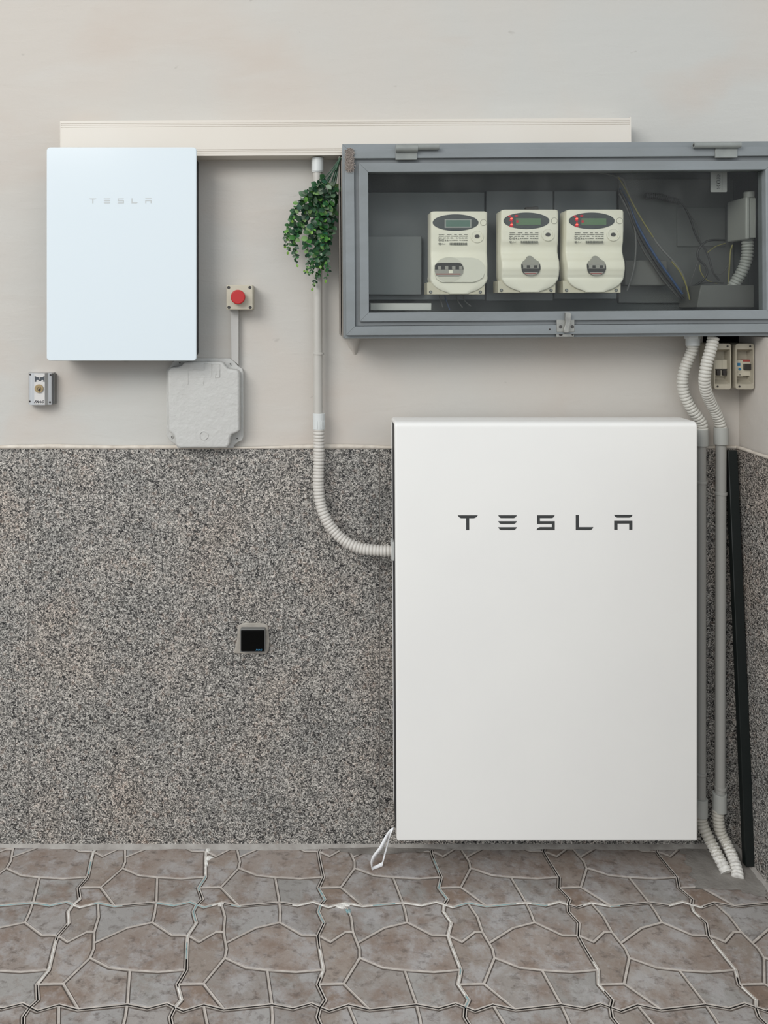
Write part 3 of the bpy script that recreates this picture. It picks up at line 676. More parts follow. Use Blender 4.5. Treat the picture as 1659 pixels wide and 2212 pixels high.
mb = MB(); text_mesh(mb, 'FAAC', wx(552.5,.0272), wx(566.5,.0272), wz(1405.6,.0272), wz(1402.2,.0272), -.0273, shear=.3, bold=.01); mb.build('lettering', mat('ink_blue', (70,140,180), .5), pc)

# ------------------------------------------------------------------ meter cabinet
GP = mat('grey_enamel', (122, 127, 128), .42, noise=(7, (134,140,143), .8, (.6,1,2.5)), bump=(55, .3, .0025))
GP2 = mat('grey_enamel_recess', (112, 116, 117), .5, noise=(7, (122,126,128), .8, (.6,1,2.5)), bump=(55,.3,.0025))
cab = thing('meter_cabinet', 'long grey painted metal cabinet with a glass door, above the white battery', 'cabinet', W(742, 731, CABD))
ROT = -math.atan(6/915)
XR = 1712                                        # right edge, just outside the picture
def frame(mb, x0, y0, x1, y1, t, d0, d1, mi=0):
    """mitred rectangular frame; outer pixel rectangle, bar width t px"""
    o = [(x0,y0),(x1,y0),(x1,y1),(x0,y1)]; i = [(x0+t,y0+t),(x1-t,y0+t),(x1-t,y1-t),(x0+t,y1-t)]
    for k in range(4):
        j = (k+1)%4; mb.pprism([o[k], o[j], i[j], i[k]], d0, d1, mi)
fx, fy0, fy1 = 742, 311, 731.5
mb = MB(); frame(mb, fx, fy0, XR, fy1, 27, .075, CABD-.012); mb.build('outer_frame', GP, cab, bevel=.001)
mb = MB(); frame(mb, fx+6, fy0+12, XR-6, fy1-7, 19.5, CABD-.0125, CABD, 0)
mb.build('outer_moulding', GP, cab, bevel=.0008)
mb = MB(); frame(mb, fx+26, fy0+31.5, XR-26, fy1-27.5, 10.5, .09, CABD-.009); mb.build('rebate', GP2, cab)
mb = MB(); frame(mb, 778, 352.5, XR-36, 695, 19.5, .10, CABD-.001)
door = mb.build('door_frame', GP, cab, bevel=.0008)
# glass
def glass_mat():
    m = bpy.data.materials.new('dusty_glass'); m.use_nodes = True; nt = m.node_tree; N = nt.nodes; L = nt.links
    out = N['Material Output']; N.remove(N['Principled BSDF'])
    tr_ = N.new('ShaderNodeBsdfTransparent'); tr_.inputs[0].default_value = (.99,1,.99,1)
    gl = N.new('ShaderNodeBsdfGlossy'); gl.inputs['Roughness'].default_value = .04
    fr = N.new('ShaderNodeFresnel'); fr.inputs[0].default_value = 1.22
    m1 = N.new('ShaderNodeMixShader'); L.new(fr.outputs[0], m1.inputs[0]); L.new(tr_.outputs[0], m1.inputs[1]); L.new(gl.outputs[0], m1.inputs[2])
    df = N.new('ShaderNodeBsdfDiffuse'); df.inputs[0].default_value = (.55,.56,.55,1)
    tc = N.new('ShaderNodeTexCoord'); n = N.new('ShaderNodeTexNoise'); n.inputs['Scale'].default_value = 9; n.inputs['Detail'].default_value = 8
    L.new(tc.outputs['Object'], n.inputs['Vector']); r = N.new('ShaderNodeMapRange'); r.inputs[1].default_value = .45; r.inputs[2].default_value = .8; r.inputs[3].default_value = .004; r.inputs[4].default_value = .035
    L.new(n.outputs[0], r.inputs[0])
    m2 = N.new('ShaderNodeMixShader'); L.new(r.outputs[0], m2.inputs[0]); L.new(m1.outputs[0], m2.inputs[1]); L.new(df.outputs[0], m2.inputs[2]); L.new(m2.outputs[0], out.inputs[0])
    return m
mb = MB(); mb.box(wx(793,.12), wx(XR-52,.12), -.118, -.121, wz(679,.12), wz(368,.12)); mb.build('glass_pane', glass_mat(), cab)
# side flanges along the left edge and shallow body behind the frame
mb = MB(); mb.box(wx(742,CABD)+.0003, wx(742,CABD)+.012, -.062, -.0755, wz(731,CABD), wz(311,CABD)); mb.build('side_flange', mat('flange_cream', (150,142,130), .5, noise=(30,(120,112,104),.8)), cab)
mb = MB(); mb.box(wx(733.5,.04), wx(733.5,.04)+.0035, .0078, -.0618, wz(722,.06), wz(338,.06)); mb.box(wx(733.5,.04)+.006, wx(733.5,.04)+.010, .0078, -.0618, wz(727,.06), wz(340,.06))
mb.build('side_angle', mat('angle_grey', (138,132,124), .5), cab)
# inner casing (dark, passes into the recess)
CS = mat('casing_dark', (66, 70, 70), .7, noise=(6, (58,60,60), .9), bump=(40,.2,.003))
cx0, cx1, cz0, cz1 = hole_c[0]+.003, hole_c[1]-.004, hole_c[2]+.006, hole_c[3]-.008; cb = .098
mb = MB(); t_ = .003
mb.box(cx0, cx1, cb-.003, cb, cz0, cz1)                                  # back
mb.box(cx0, cx1, cb-.003, -.0995, cz1-t_, cz1); mb.box(cx0, cx1, cb-.003, -.0995, cz0, cz0+t_)
mb.box(cx0, cx0+t_, cb-.003, -.0995, cz0, cz1); mb.box(cx1-t_, cx1, cb-.003, -.0995, cz0, cz1)
mb.build('casing', CS, cab)
# hinges
def hinge(x0, x1, y0, y1, px0, px1, pyc, hollow, r=6.3):
    mb = MB(); mb.pbox(x0, y0, x1, y1, CABD-.001, CABD+.004); h = mb.build('hinge', mat('hinge_grey', (140,144,140), .42, noise=(30,(120,124,122),.7)), cab, bevel=.001)
    mb = MB(); k = (CD-CABD)/F; c = W(px0, pyc, CABD+.008); mb.cyl(c, (1,0,0), r*k, (px1-px0)*k, 24)
    if hollow: mb.cyl((c[0]-.0005,c[1],c[2]), (1,0,0), r*.5*k, .001, 16, 1)
    mb.build('hinge_pin', [MATS['hinge_grey'], MATS['screw_black']], h, bevel=.0006)
hinge(857, 904, 322, 346, 905, 951, 319, False); 
mb = MB(); k = (CD-CABD)/F; mb.cyl(W(857,321.5,CABD+.007), (1,0,0), 8*k, 48*k, 24); mb.build('hinge_barrel', MATS['hinge_grey'], cab, bevel=.0006)
hinge(1548, 1596, 325, 346, 1501, 1602, 319, True)
# latch at the middle of the bottom rail
GZ = mat('galvanised', (168,168,162), .4, .6, noise=(60,(140,140,136),.8))
la = MB(); la.pbox(1203, 694, 1241, 720, CABD-.001, CABD+.002); latch = la.build('latch_plate', GZ, cab, bevel=.0006)
mb = MB(); mb.pbox(1202, 722, 1240, 731, CABD-.006, CABD-.003)
mb.build('latch_tab', GZ, latch, bevel=.0006)
mb = MB(); mb.pprism([(1221,678),(1231.5,678),(1234,681),(1233.5,695),(1231,710),(1228.5,722),(1219,722),(1219,712),(1223,700),(1221.5,690),(1222.5,681)], CABD+.002, CABD+.012); mb.build('latch_lever', GZ, latch, bevel=.001)
for x, y, d in ((1211,709,CABD+.0018),(1236.5,709,CABD+.0018)):
    mb = MB(); mb.cyl(W(x,y,d), (0,-1,0), .0042, .001, 16); mb.build('screw', MATS['screw_dark'], latch)
mb = MB(); mb.pprism(ellipse(1211.5,726,4,2.6,20), CABD-.0035, CABD-.0026); mb.build('slot_hole', MATS['screw_black'], latch)
mb = MB(); mb.pprism(ellipse(1237,725.5,2.4,2.6,20), CABD-.0035, CABD-.0026); mb.build('slot_hole', MATS['screw_black'], latch)
mb = MB(); mb.cyl(W(1187.5,714.5,CABD-.0005), (0,-1,0), .0022, .0008, 12); mb.build('screw_hole', MATS['screw_black'], cab)
cab.rotation_euler = (0, ROT, 0)

# dusty lint on the top left corner
mb = MB(); rnd = random.Random(4)
for i in range(420):
    x = rnd.uniform(746.5,764); y = rnd.uniform(322,371); p = Vector(W(x,y,CABD+.001)); q = p+Vector((rnd.uniform(-.006,.006), rnd.uniform(-.0045,-.0005), rnd.uniform(-.006,.006)))
    m_ = (p+q)/2+Vector((rnd.uniform(-.003,.003), -.002, rnd.uniform(-.003,.003))); mb.sweep([p,m_,q], .00045, 4, caps=False)
mb.pprism([(747,324),(752,320.5),(758,320),(763.5,323),(764.5,345),(764,366),(757,371),(749,368),(747,350)], CABD-.0005, CABD+.0028, 1)
o = mb.build('cobweb_lint', [mat('lint_grey', (158,148,140), .95), mat('lint_base', (140,131,124), .95, noise=(120,(104,96,90),.9), bump=(200,.9,.004))]); tag(o, 'clump of grey dusty lint stuck on the cabinet top left corner', 'cobweb'); o['kind'] = 'stuff'

# ------------------------------------------------------------------ inside the cabinet: boards
def rot_into_cab(p):                             # follow the cabinet's slight roll
    return p
BRD = mat('grey_board', (112, 117, 119), .5, noise=(5,(100,104,106),.8)); BRD2 = mat('grey_board_dark', (80, 82, 80), .6, noise=(6,(64,66,64),.9))
bk = -(cb-.003)+.0008
def board(name, label, x0,y0,x1,y1,d0,d1,m, cat='board'):
    mb = MB(); mb.pbox(x0,y0,x1,y1,d0,d1); o = mb.build(name, m, None, bevel=.002); return tag(o, label, cat)
board('mounting_board', 'grey mounting board behind the leftmost meter', 790, 415, 1047, 648, bk, -.072, BRD)
board('mounting_board', 'grey mounting board behind the middle meter', 1050, 412, 1195, 650, bk, -.070, BRD)
board('mounting_board', 'narrower grey mounting board behind the rightmost meter', 1197, 412, 1332, 646, bk, -.072, BRD)
board('cover_plate', 'plain grey cover plate at the left end inside the cabinet', 780, 510, 911, 637, -.0718, -.050, mat('grey_cover', (120,124,125), .5))
board('backing_panel', 'large dark backing panel behind the wires', 1336, 386, 1585, 655, bk, -.085, BRD2)
board('access_plate', 'thin square plate on the dark backing panel', 1463, 447, 1567, 533, -.0848, -.082, mat('plate_dark', (80,82,80), .6))
mb = MB(); mb.pbox(1350, 562, 1442, 617, -.0848, -.045); tag(mb.build('terminal_box', mat('terminal_grey', (88,88,84), .6), None, bevel=.003), 'low grey terminal box right of the rightmost meter', 'electrical box')
mb = MB(); mb.pbox(800, 655, 932, 670.5, .03, .062); tag(mb.build('plastic_strip', mat('strip_pale', (186,187,182), .5), None, bevel=.0015), 'pale plastic strip lying on the cabinet bottom left', 'plastic strip')
mb = MB(); mb.pprism([(1514,616),(1629,616),(1629,664),(1505,664)], -.0845, .03); tag(mb.build('cable_cover', mat('cover_grey', (86,87,83), .6), None, bevel=.002), 'grey metal cover box in the cabinet lower right corner', 'electrical box')
# paper tag
tg = thing('paper_tag', 'small white handwritten tag hanging behind the glass, top right', 'tag', W(1553, 415, .05))
mb = MB(); mb.prism(rrect(wx(1535,.05), wz(415,.05), wx(1570.5,.05), wz(362,.05), .003), -.049, -.050); mb.build('card', mat('tag_white', (170,170,166), .6), tg)
mb = MB(); rnd = random.Random(2); 
for i in range(11):
    y = 376+i*3.1; pts = [W(1548+rnd.uniform(-1,1), y, .0508), W(1552, y+rnd.uniform(-1.5,1.5), .0508), W(1556+rnd.uniform(-1,1), y+rnd.uniform(-1,1), .0508)]
    mb.sweep(pts, .0006, 5)
mb.sweep([W(1560,366,.0505), W(1560,411,.0505)], .0002, 4); mb.build('handwriting', MATS['screw_black'], tg)

# junction box on the right side, seen edge on
sj = thing('side_junction_box', 'white square junction box on the cabinet right inner side', 'junction box', (1.122, 0, wz(520,.05)))
SJ = mat('white_box_plastic', (156,158,153), .5)
z0_, z1_ = wz(517,.05), wz(425,.05)
mb = MB(); mb.box(1.111, 1.123, -.05, .053, z0_, z1_); mb.build('lid', SJ, sj, bevel=.004, seg=3)
mb = MB(); mb.box(1.1232, 1.140, -.046, .050, z0_+.004, z1_-.002); mb.build('box_body', SJ, sj, bevel=.002)
mb = MB(); mb.cyl((1.131, -.028, z1_-.001), (0,0,1), .014, .017, 24); mb.build('cable_gland', SJ, sj, bevel=.002)
mb = MB(); corrugated(mb, [(1.131, -.02, z0_+.006), (1.130, -.02, z0_-.04), (1.120, -.015, z0_-.08), (1.098, -.005, z0_-.125), (1.075, .0, z0_-.165)], .0155, pitch=.0085)
mb.build('corrugated_tail', SJ, sj)

# cables
CB = {'black': mat('cable_black', (30,30,30), .5), 'blue': mat('cable_blue', (38,66,104), .5), 'grey': mat('cable_grey', (98,98,96), .5), 'yellow': mat('cable_yellow', (122,116,62), .5), 'dark': mat('cable_dark_grey', (66,66,64), .5)}
def cable(pts, col, r, label, d=-.03, d1=None):
    P = [W(1350+x/5.53, 370+y/5.53, d+((d1 if d1 is not None else d)-d)*i/(len(pts)-1)) for i, (x, y) in enumerate(pts)]
    mb = MB(); mb.sweep(spline(P, .004), r, 8, caps=True); return tag(mb.build('cable', CB[col]), label, 'cable', None)
cable([(-90,60),(-20,110),(10,190),(90,380),(190,560),(330,780),(440,930),(580,1080),(680,1220),(740,1390),(765,1530)], 'grey', .0030, 'pale grey cable sweeping down to the cabinet floor', -.02)
cable([(-80,70),(0,200),(100,400),(210,590),(340,790)], 'yellow', .0018, 'yellow-green wire upper stretch beside the pale grey cable', -.014)
cable([(560,1080),(650,1190),(715,1320),(752,1440),(775,1540)], 'yellow', .0020, 'yellow-green wire lower stretch reaching the cabinet floor', -.012)
cable([(-60,200),(40,380),(130,600),(230,790),(330,960),(450,1140),(560,1290),(690,1470)], 'blue', .0034, 'blue cable slanting down behind the glass', -.03)
cable([(-60,220),(30,400),(110,620),(190,790),(300,980),(430,1180),(560,1350),(700,1530)], 'black', .0038, 'thick black cable just left of the blue cable', -.028)
cable([(-60,260),(10,400),(90,640),(150,800),(240,980),(330,1110),(460,1300),(640,1510)], 'dark', .0030, 'dark grey cable left of the thick black cable', -.034)
cable([(-70,270),(0,400),(90,600),(125,760),(128,960),(100,1180),(20,1440)], 'grey', .0026, 'grey cable dropping beside the rightmost meter', -.03)
cable([(640,340),(720,440),(790,590),(830,720),(890,840),(960,930),(1010,1060),(1050,1200),(1130,1310)], 'black', .0028, 'black cable dangling from the dark flexible sleeve', -.05)
cable([(730,460),(810,560),(870,690),(900,860)], 'dark', .0018, 'thin dark wire beside the dangling black cable', -.055)
cable([(1195,822),(1020,825),(930,870),(870,960),(880,1050),(960,1130),(980,1220),(920,1310),(780,1400)], 'black', .0030, 'black looping wire below the white side junction box', -.05)
cable([(1200,860),(1080,900),(980,975)], 'yellow', .0012, 'short yellow wire leaving the side junction box', -.045)
cable([(1285,880),(1262,960),(1245,1180),(1235,1370)], 'yellow', .0022, 'straight yellow wire down to the grey cover box', -.03)
cable([(1240,1110),(1160,1220),(1070,1225)], 'dark', .0014, 'thin curved wire joining the straight yellow wire', -.045)
cable([(895,1120),(905,1200),(980,1300),(1100,1340)], 'yellow', .0014, 'small yellow wire curl on the dark panel', -.05)
cable([(1180,1335),(960,1330),(780,1400),(830,1480)], 'black', .0018, 'loose black wire near the cabinet floor', -.05)
cable([(880,1050),(820,1230),(770,1390)], 'dark', .0014, 'thin dark wire falling to the cabinet floor', -.052)
cable([(-520,-10),(-300,20),(-120,60),(-20,150)], 'grey', .0022, 'grey cable running along above the rightmost meter', -.05)
mb = MB(); corrugated(mb, [W(1350+x/5.53, 370+y/5.53, -.06) for x, y in ((240,290),(400,300),(520,330),(650,365))], .0085, pitch=.005, depth=.0015); tag(mb.build('flexible_sleeve', CB['black']), 'black corrugated sleeve on the dark backing panel', 'sleeve')
for i, (xx, ln) in enumerate(((948, 30), (960, 34), (985, 30), (1000, 26))):
    mb = MB(); mb.sweep(spline([W(xx,636,-.03), W(xx+4,650,-.02), W(xx+9+3*i,636+ln,-.01)], .004), .0016, 6)
    tag(mb.build('cable', CB['blue' if i == 1 else 'grey']), ['leftmost thin wire under the leftmost meter','blue wire under the leftmost meter','second grey wire from the right under the leftmost meter','rightmost thin wire under the leftmost meter'][i], 'cable')

# ------------------------------------------------------------------ electricity meters
MW = mat('meter_ivory', (232, 229, 214), .42, noise=(9, (224,219,198), .7)); MW2 = mat('meter_ivory_side', (196,190,170), .5)
INK = mat('ink_grey', (96,98,92), .6); SCR = mat('lcd_green', (88, 116, 84), .3); SCR2 = mat('lcd_grey_green', (84,112,100), .3); OVAL = mat('oval_smoke', (62,66,66), .15)
LED = mat('led_red', (255,30,40), .4, emit=((255,40,30), 12)); LED_REFL = mat('led_reflection', (120,20,34), .4, emit=((190,10,40), .45))
MF = .04; U = (CD-MF)/F/11.06                    # metres per unit of the enlarged view
def make_meter(kind, cxp, topy, label):
    """kind 'wavy' or 'flat'; cxp pixel x of face centre, topy pixel y of the face top"""
    X0_, Z0_ = wx(cxp, MF), wz(topy+180, MF)
    T = thing('electricity_meter', label, 'electricity meter', (X0_, -MF, Z0_), 'ivory meters in the cabinet')
    X = lambda u: X0_+(u-935)*U
    Z = lambda v: Z0_+(2130-v)*U
    wavy = kind == 'wavy'
    key = [(140,0),(600,0),(850,-.002),(1050,-.008),(1150,-.008),(1270,-.001),(1400,.009),(1540,.011),(1680,.007),(1770,.0035),(1850,.003),(2110,.0015)] if wavy else [(140,0),(600,0),(900,-.002),(1100,-.004),(1300,.001),(1450,.004),(1600,.003),(1760,.001),(1850,.0),(2110,-.001)]
    def dep(v):
        for (a, da), (b, db) in zip(key, key[1:]):
            if a <= v <= b:
                t = (v-a)/(b-a); t = t*t*(3-2*t); return da+(db-da)*t
        return key[-1][1]
    rows = []
    vlist = [140,146,156,172]+list(range(200,1760,40))+[1766,1772,1800,1850,1900,1950,1990,2020,2050,2075,2092,2102,2109]
    for v in vlist:
        if v < 200: h = 690-60*(1-math.sqrt(max(0, 1-((200-v)/60)**2)))
        elif v < 1700: h = 690
        else: h = 690*max(.12, (1-((v-1700)/412)**2.2))**.5 if v < 2112 else 60
        if 200 <= v < 1700 and not wavy: h = 680
        gr_ = -.0008 if v == 1766 or v == 1772 else 0
        rows.append((v, h, dep(v)+gr_))
    cols = [(-1,-.06),(-1,-.004),(-.975,-.0012),(-.93,0),(-.5,0),(0,0),(.5,0),(.93,0),(.975,-.0012),(1,-.004),(1,-.06)]
    mb = MB(); vs = []
    for v, h, d in rows:
        for s_, dd in cols: vs.append((X(935+s_*h), -MF-(d+dd if dd > -.05 else -.06), Z(v)))
    m_ = len(cols); fs = []
    for i in range(len(rows)-1):
        for j in range(m_-1): fs.append((i*m_+j, (i+1)*m_+j, (i+1)*m_+j+1, i*m_+j+1))
    fs.append(list(range(m_))); fs.append([(len(rows)-1)*m_+j for j in range(m_)][::-1])
    mb.add(vs, fs, 0, True); o = mb.build('meter_case', MW, T)
    mb = MB(); mb.box(X(178), X(1560), -MF+.066, -MF+.004, Z(2125), Z(1835)); mb.build('base_plate', MW2, T, bevel=.001)
    for u in (262, 1450):
        mb = MB(); mb.cyl((X(u), -MF+.0042, Z(2068)), (0,-1,0), 40*U, .001, 16); mb.cyl((X(u), -MF+.0032, Z(2068)), (0,-1,0), 22*U, .001, 12, 1); mb.build('screw', [MATS['screw_dark'], MATS['hinge_grey']], T)
    P = lambda pts: [(X(a), Z(b)) for a, b in pts]
    mb = MB(); mb.prism(P(ellipse(853,408,548,198,48)), -MF+.002, -MF-.0012); disp = mb.build('display_window', OVAL, T, bevel=.0005)
    mb = MB(); s_ = (600,1210,345,505)
    if not wavy:
        mb.prism(P([(590,330),(1230,330),(1230,535),(590,535)]), -MF-.0011, -MF-.0016, 1)
    mb.prism(P([(620 if not wavy else 600,s_[2]+5),(1195,s_[2]+5),(1195,s_[3]+3),(620 if not wavy else 600,s_[3]+3)]), -MF-.0011, -MF-.0019); 
    mb.build('display_screen', [SCR if wavy else SCR2, mat('lcd_rim', (150,152,146), .4)], disp)
    if wavy:
        mb = MB(); mb.prism(P(ellipse(492,360,26,17,16)), -MF-.0011, -MF-.0024); mb.prism(P(ellipse(497,498,26,15,16)), -MF-.0011, -MF-.0024)
        for a, b, c, d in ((450,300,36,26),(610,290,44,24),(487,398,40,28),(497,452,20,24),(490,535,48,24),(632,425,30,34)): mb.prism(P(ellipse(a,b,c,d,14)), -MF-.0011, -MF-.0017 if a != 632 else -MF-.0021, 1)  # two lights, then dim glowing spots painted as their red reflections
        mb.build('indicator_light_and_reflections', [LED, LED_REFL], disp)
    mb = MB(); ring(mb, (X(1518), -MF-.0002, Z(408)), 66*U, 76*U, .0008, 28, 0); mb.cyl((X(1518),-MF+.001,Z(408)), (0,-1,0), 66*U, .0018, 28, 1); mb.build('push_key', [mat('ring_shade', (150,147,132), .5), MW], T)
    mb = MB(); ring(mb, (X(1368), -MF+.0004, Z(735)), 128*U, 152*U, .0012, 36, 0); mb.prism(P(ellipse(1368,735,58,42,24)), -MF+.001, -MF-.0012, 1); mb.build('optical_port', [MW, MATS['screw_dark']], T)
    # printed lines, symbols and bar code
    mb = MB(); yq = -MF-.0004; rnd = random.Random(11)
    def strip(u0, u1, v0, v1): mb.prism(P([(u0,v0),(u1,v0),(u1,v1),(u0,v1)]), yq+.0006, yq-.0002)
    for v, hgt, words in ((685,17,[(450,590),(650,760),(820,890),(935,1000),(1060,1140)]), (722,19,[(450,580),(595,720),(740,790),(800,930),(940,1140)]), (765,22,[(440,525),(565,625),(645,705),(730,795),(868,895),(930,975),(995,1050),(1070,1140)]), (818,20,[(705,740),(755,785),(800,905),(945,985),(1000,1040),(1055,1135)])):
        for a, b in words:
            u = a
            while u < b-6: wd = rnd.uniform(7, 13); strip(u, min(b, u+wd), v+rnd.uniform(0,4), v+hgt-rnd.uniform(0,5)); u += wd+rnd.uniform(3,5)
    ring(mb, (X(470), yq+.0002, Z(828)), 17*U, 27*U, .0005, 16)
    for cxx in (545, 575):
        for t in range(100, 261, 20):
            a = math.radians(t); strip(cxx+24*math.cos(a)-3, cxx+24*math.cos(a)+4, 828+24*math.sin(a)-4, 828+24*math.sin(a)+4)
    strip(556,570,825,831); strip(597,606,812,845); strip(612,621,812,845); strip(650,680,838,845); strip(660,668,812,845)
    u = 712
    while u < 1130:
        wd = rnd.choice((4,6,9,14)); strip(u, u+wd, 888, 945); u += wd+rnd.choice((3,5,7,11))
    for t in range(200, 341, 20):
        a = math.radians(t); strip(475+36*math.cos(a)-4, 475+36*math.cos(a)+5, 925+30*math.sin(a)-4, 925+30*math.sin(a)+5)
    strip(460,468,905,935); strip(484,491,905,935); strip(472,480,915,950)
    mb.build('printed_text', INK, T)
    mb = MB(); text_mesh(mb, 'Enel', X(520), X(605), Z(932), Z(898), yq-.0002, shear=.2, bold=.006); mb.build('printed_name', INK, T)
    # breaker window
    fd = MF+dep(1500)
    if wavy:
        w_ = [(710,1500),(712,1440),(740,1390),(800,1345),(825,1320),(840,1275),(880,1252),(910,1249),(945,1255),(985,1280),(1010,1310),(1045,1340),(1110,1375),(1150,1430),(1162,1500),(1160,1570),(1120,1650),(1050,1700),(930,1722),(830,1708),(760,1665),(720,1600)]
        mb = MB(); mb.prism(P(w_), -fd+.004, -fd-.0006); wn = mb.build('breaker_window', mat('window_grey', (150,148,138), .35), T)
        mb = MB(); mb.prism(P([(706,1450),(1150,1450),(1163,1500),(1163,1570),(1125,1650),(1060,1700),(930,1722),(830,1708),(760,1665),(720,1600),(706,1520)]), -fd-.0005, -fd-.0011); 
        mb.prism(P([(740,1455),(1130,1455),(1130,1555),(740,1555)]), -fd-.001, -fd-.0016, 1)
        for u in (715, 835, 1010): mb.prism(P([(u,1478),(u+(75 if u>715 else 35),1478),(u+(75 if u>715 else 35),1545),(u,1545)]), -fd-.0015, -fd-.002, 0)
        mb.prism(P([(760,1640),(1110,1640),(1040,1702),(930,1720),(830,1706)]), -fd-.001, -fd-.0015, 1); mb.prism(P([(790,1662),(1070,1662),(1050,1680),(800,1680)]), -fd-.0014, -fd-.0018, 2)
        mb.build('breaker', [mat('breaker_dark', (52,50,48), .4), mat('breaker_grey', (150,148,140), .4), mat('breaker_red', (150,60,56), .5)], wn)
    else:
        # wide oval inset with a slotted window: coordinates from the enlarged view of this meter (origin 915,540)
        cv = lambda pts: [(a-845+935, 1106+b-2130+2130-0) for a, b in pts]
        q = lambda pts: [(X(935+(a-840)), Z(1085+b)) for a, b in pts]
        mb = MB(); big = [(250,430),(262,340),(330,240),(430,180),(560,158),(1150,158),(1290,200),(1400,280),(1450,380),(1455,520),(1400,640),(1290,715),(1160,752),(420,752),(300,680),(255,560)]
        mb.prism(q(big), -fd+.003, -fd-.0010); mb.build('slide_cover', mat('meter_cover_ivory', (214,212,198), .42), T, bevel=.0006)
        mb = MB(); oval = ellipse(600,450,352,300,44); mb.prism(q(oval), -fd, -fd-.0014); rim = mb.build('breaker_window', mat('window_ivory', (200,198,184), .4), T)
        slot = [(255,350),(300,300),(380,285),(800,285),(880,300),(930,370),(940,430),(925,540),(880,590),(830,612),(340,612),(285,580),(255,500)]
        mb = MB(); mb.prism(q(slot), -fd-.0013, -fd-.0019)
        mb.prism(q([(256,450),(935,450),(925,540),(880,590),(840,600),(330,600),(285,575),(258,510)]), -fd-.0018, -fd-.0023, 1)
        for u in (325, 495, 665, 835): mb.prism(q([(u,365),(u+80,365),(u+80,445),(u,445)]), -fd-.0018, -fd-.003, 1)
        mb.prism(q([(280,545),(870,545),(870,566),(280,566)]), -fd-.0022, -fd-.0026, 2); mb.prism(q([(590,465),(680,465),(680,535),(590,535)]), -fd-.0022, -fd-.0025, 3)
        mb.build('breaker', [mat('breaker_dark', (52,50,48), .4), mat('breaker_grey', (150,148,140), .4), mat('breaker_red', (150,60,56), .5), MW], rim)
    return T
m2 = make_meter('wavy', 1144.5, 452.7, 'middle ivory meter, a small black clip above it, red lights on')
m3 = copy_tree(m2); m3['label'] = 'rightmost ivory electricity meter, nearest the loose cables, red lights on'
m3.location.x += wx(1285.5, MF)-wx(1144.5, MF)
m1 = make_meter('flat', 991.5, 456.5, 'leftmost ivory electricity meter, without lit lights, its breaker window wide')
mb = MB(); mb.pprism([(1136,447),(1150,447),(1154,446),(1162,446),(1163.5,449),(1163.5,453),(1136,453)], .0, .02); tag(mb.build('meter_clip', MATS['screw_black'], None, bevel=.001), 'small black clip on top of the middle meter', 'clip')

# ------------------------------------------------------------------ breaker boxes under the cabinet
def breaker_box(x0, x1, label, kind):
    FD = .077; T = thing('breaker_box', label, 'breaker box', W((x0+x1)/2, 841, .03), 'breaker boxes under the cabinet')
    BX = mat('breaker_beige', (172,166,150), .5, noise=(30,(150,143,126),.7))
    zo0, zo1 = wz(841,FD), wz(742,FD); X0_, X1_ = wx(x0,FD), wx(x1,FD)
    mb = MB(); ou = rrect(X0_, zo0, X1_, zo1, .007, 4); zi0, zi1 = wz(830,FD), wz(754.5,FD); ii = rrect(X0_+.0028, zi0, X1_-.0028, zi1, .002, 4); n = len(ou)
    yb, yr = .06, -.048
    vs = [(x,-FD,z) for x,z in ou]+[(x,-FD,z) for x,z in ii]+[(x,yb,z) for x,z in ou]
    ir = rrect(X0_+.005, zi0+.010, X1_-.005, zi1-.007, .001, 4); vs += [(x,yr,z) for x,z in ir]
    fs = []
    for i in range(n):
        j = (i+1)%n; fs += [(i, n+i, n+j, j), (i, j, 2*n+j, 2*n+i), (n+i, 3*n+i, 3*n+j, n+j)]
    fs.append(list(range(3*n, 4*n))); mb.add(vs, fs); 
    o = mb.build('housing', BX, T)
    w_ = x1-x0
    for u, v in ((x0+w_*.78, 748), (x0+w_*.2, 834.8)):
        mb = MB(); mb.cyl(W(u,v,FD-.0005), (0,-1,0), .0026, .0012, 14); mb.build('screw', MATS['screw_black'], T)
    md = .062; mats = [mat('module_cream', (188,182,164), .45), MATS['screw_black'], mat('module_blue', (36,110,150), .5), MATS['breaker_red']]
    a, b = x0+2.5, x1-4
    if kind == 1:
        mb = MB(); mb.pbox(a, 777, b, 798, .0485, md); mb.pbox(a, 798, b, 813, .0485, md-.004); mb.pbox(a, 797, b, 798.6, .05, md+.001, 1)
        mb.pbox(a+14.5, 777, a+15.2, 797, .05, md+.0006, 1); br = mb.build('breaker_module', mats, T, bevel=.0005)
        for u in (a+4, a+17):
            mb = MB(); mb.pbox(u, 800, u+8, 811, md-.005, md+.004); mb.build('toggle', mats[1], br, bevel=.001)
    else:
        mb = MB(); mb.pbox(a, 778, a+13, 813, .0485, md); mb.pbox(a+1.5, 784, a+8, 790, md-.001, md+.0006, 2); mb.pprism(ellipse(a+7,797.6,2.8,2.6,16), md-.001, md+.002, 2); mb.pbox(a+1, 803, a+11, 804, md-.001, md+.0005, 1); mb.pbox(a+5, 809, a+9, 810.4, md-.001, md+.0005, 1)
        mb.build('test_module', mats, T, bevel=.0004)
        mb = MB(); mb.pbox(a+13.6, 778, b, 812, .0485, md+.001); mb.pbox(a+13.6, 777.4, b, 781.5, .05, md+.0018, 3); br = mb.build('breaker_module', mats, T, bevel=.0004)
        mb = MB(); mb.pbox(a+16.5, 786, b-1, 799, md, md+.007); mb.build('toggle', mats[1], br, bevel=.001)
    return T
breaker_box(1542.5, 1579.5, 'left of the two beige breaker boxes, with two black toggles', 1)
breaker_box(1589, 1629, 'right of the two beige breaker boxes, with a red-topped single toggle', 2)

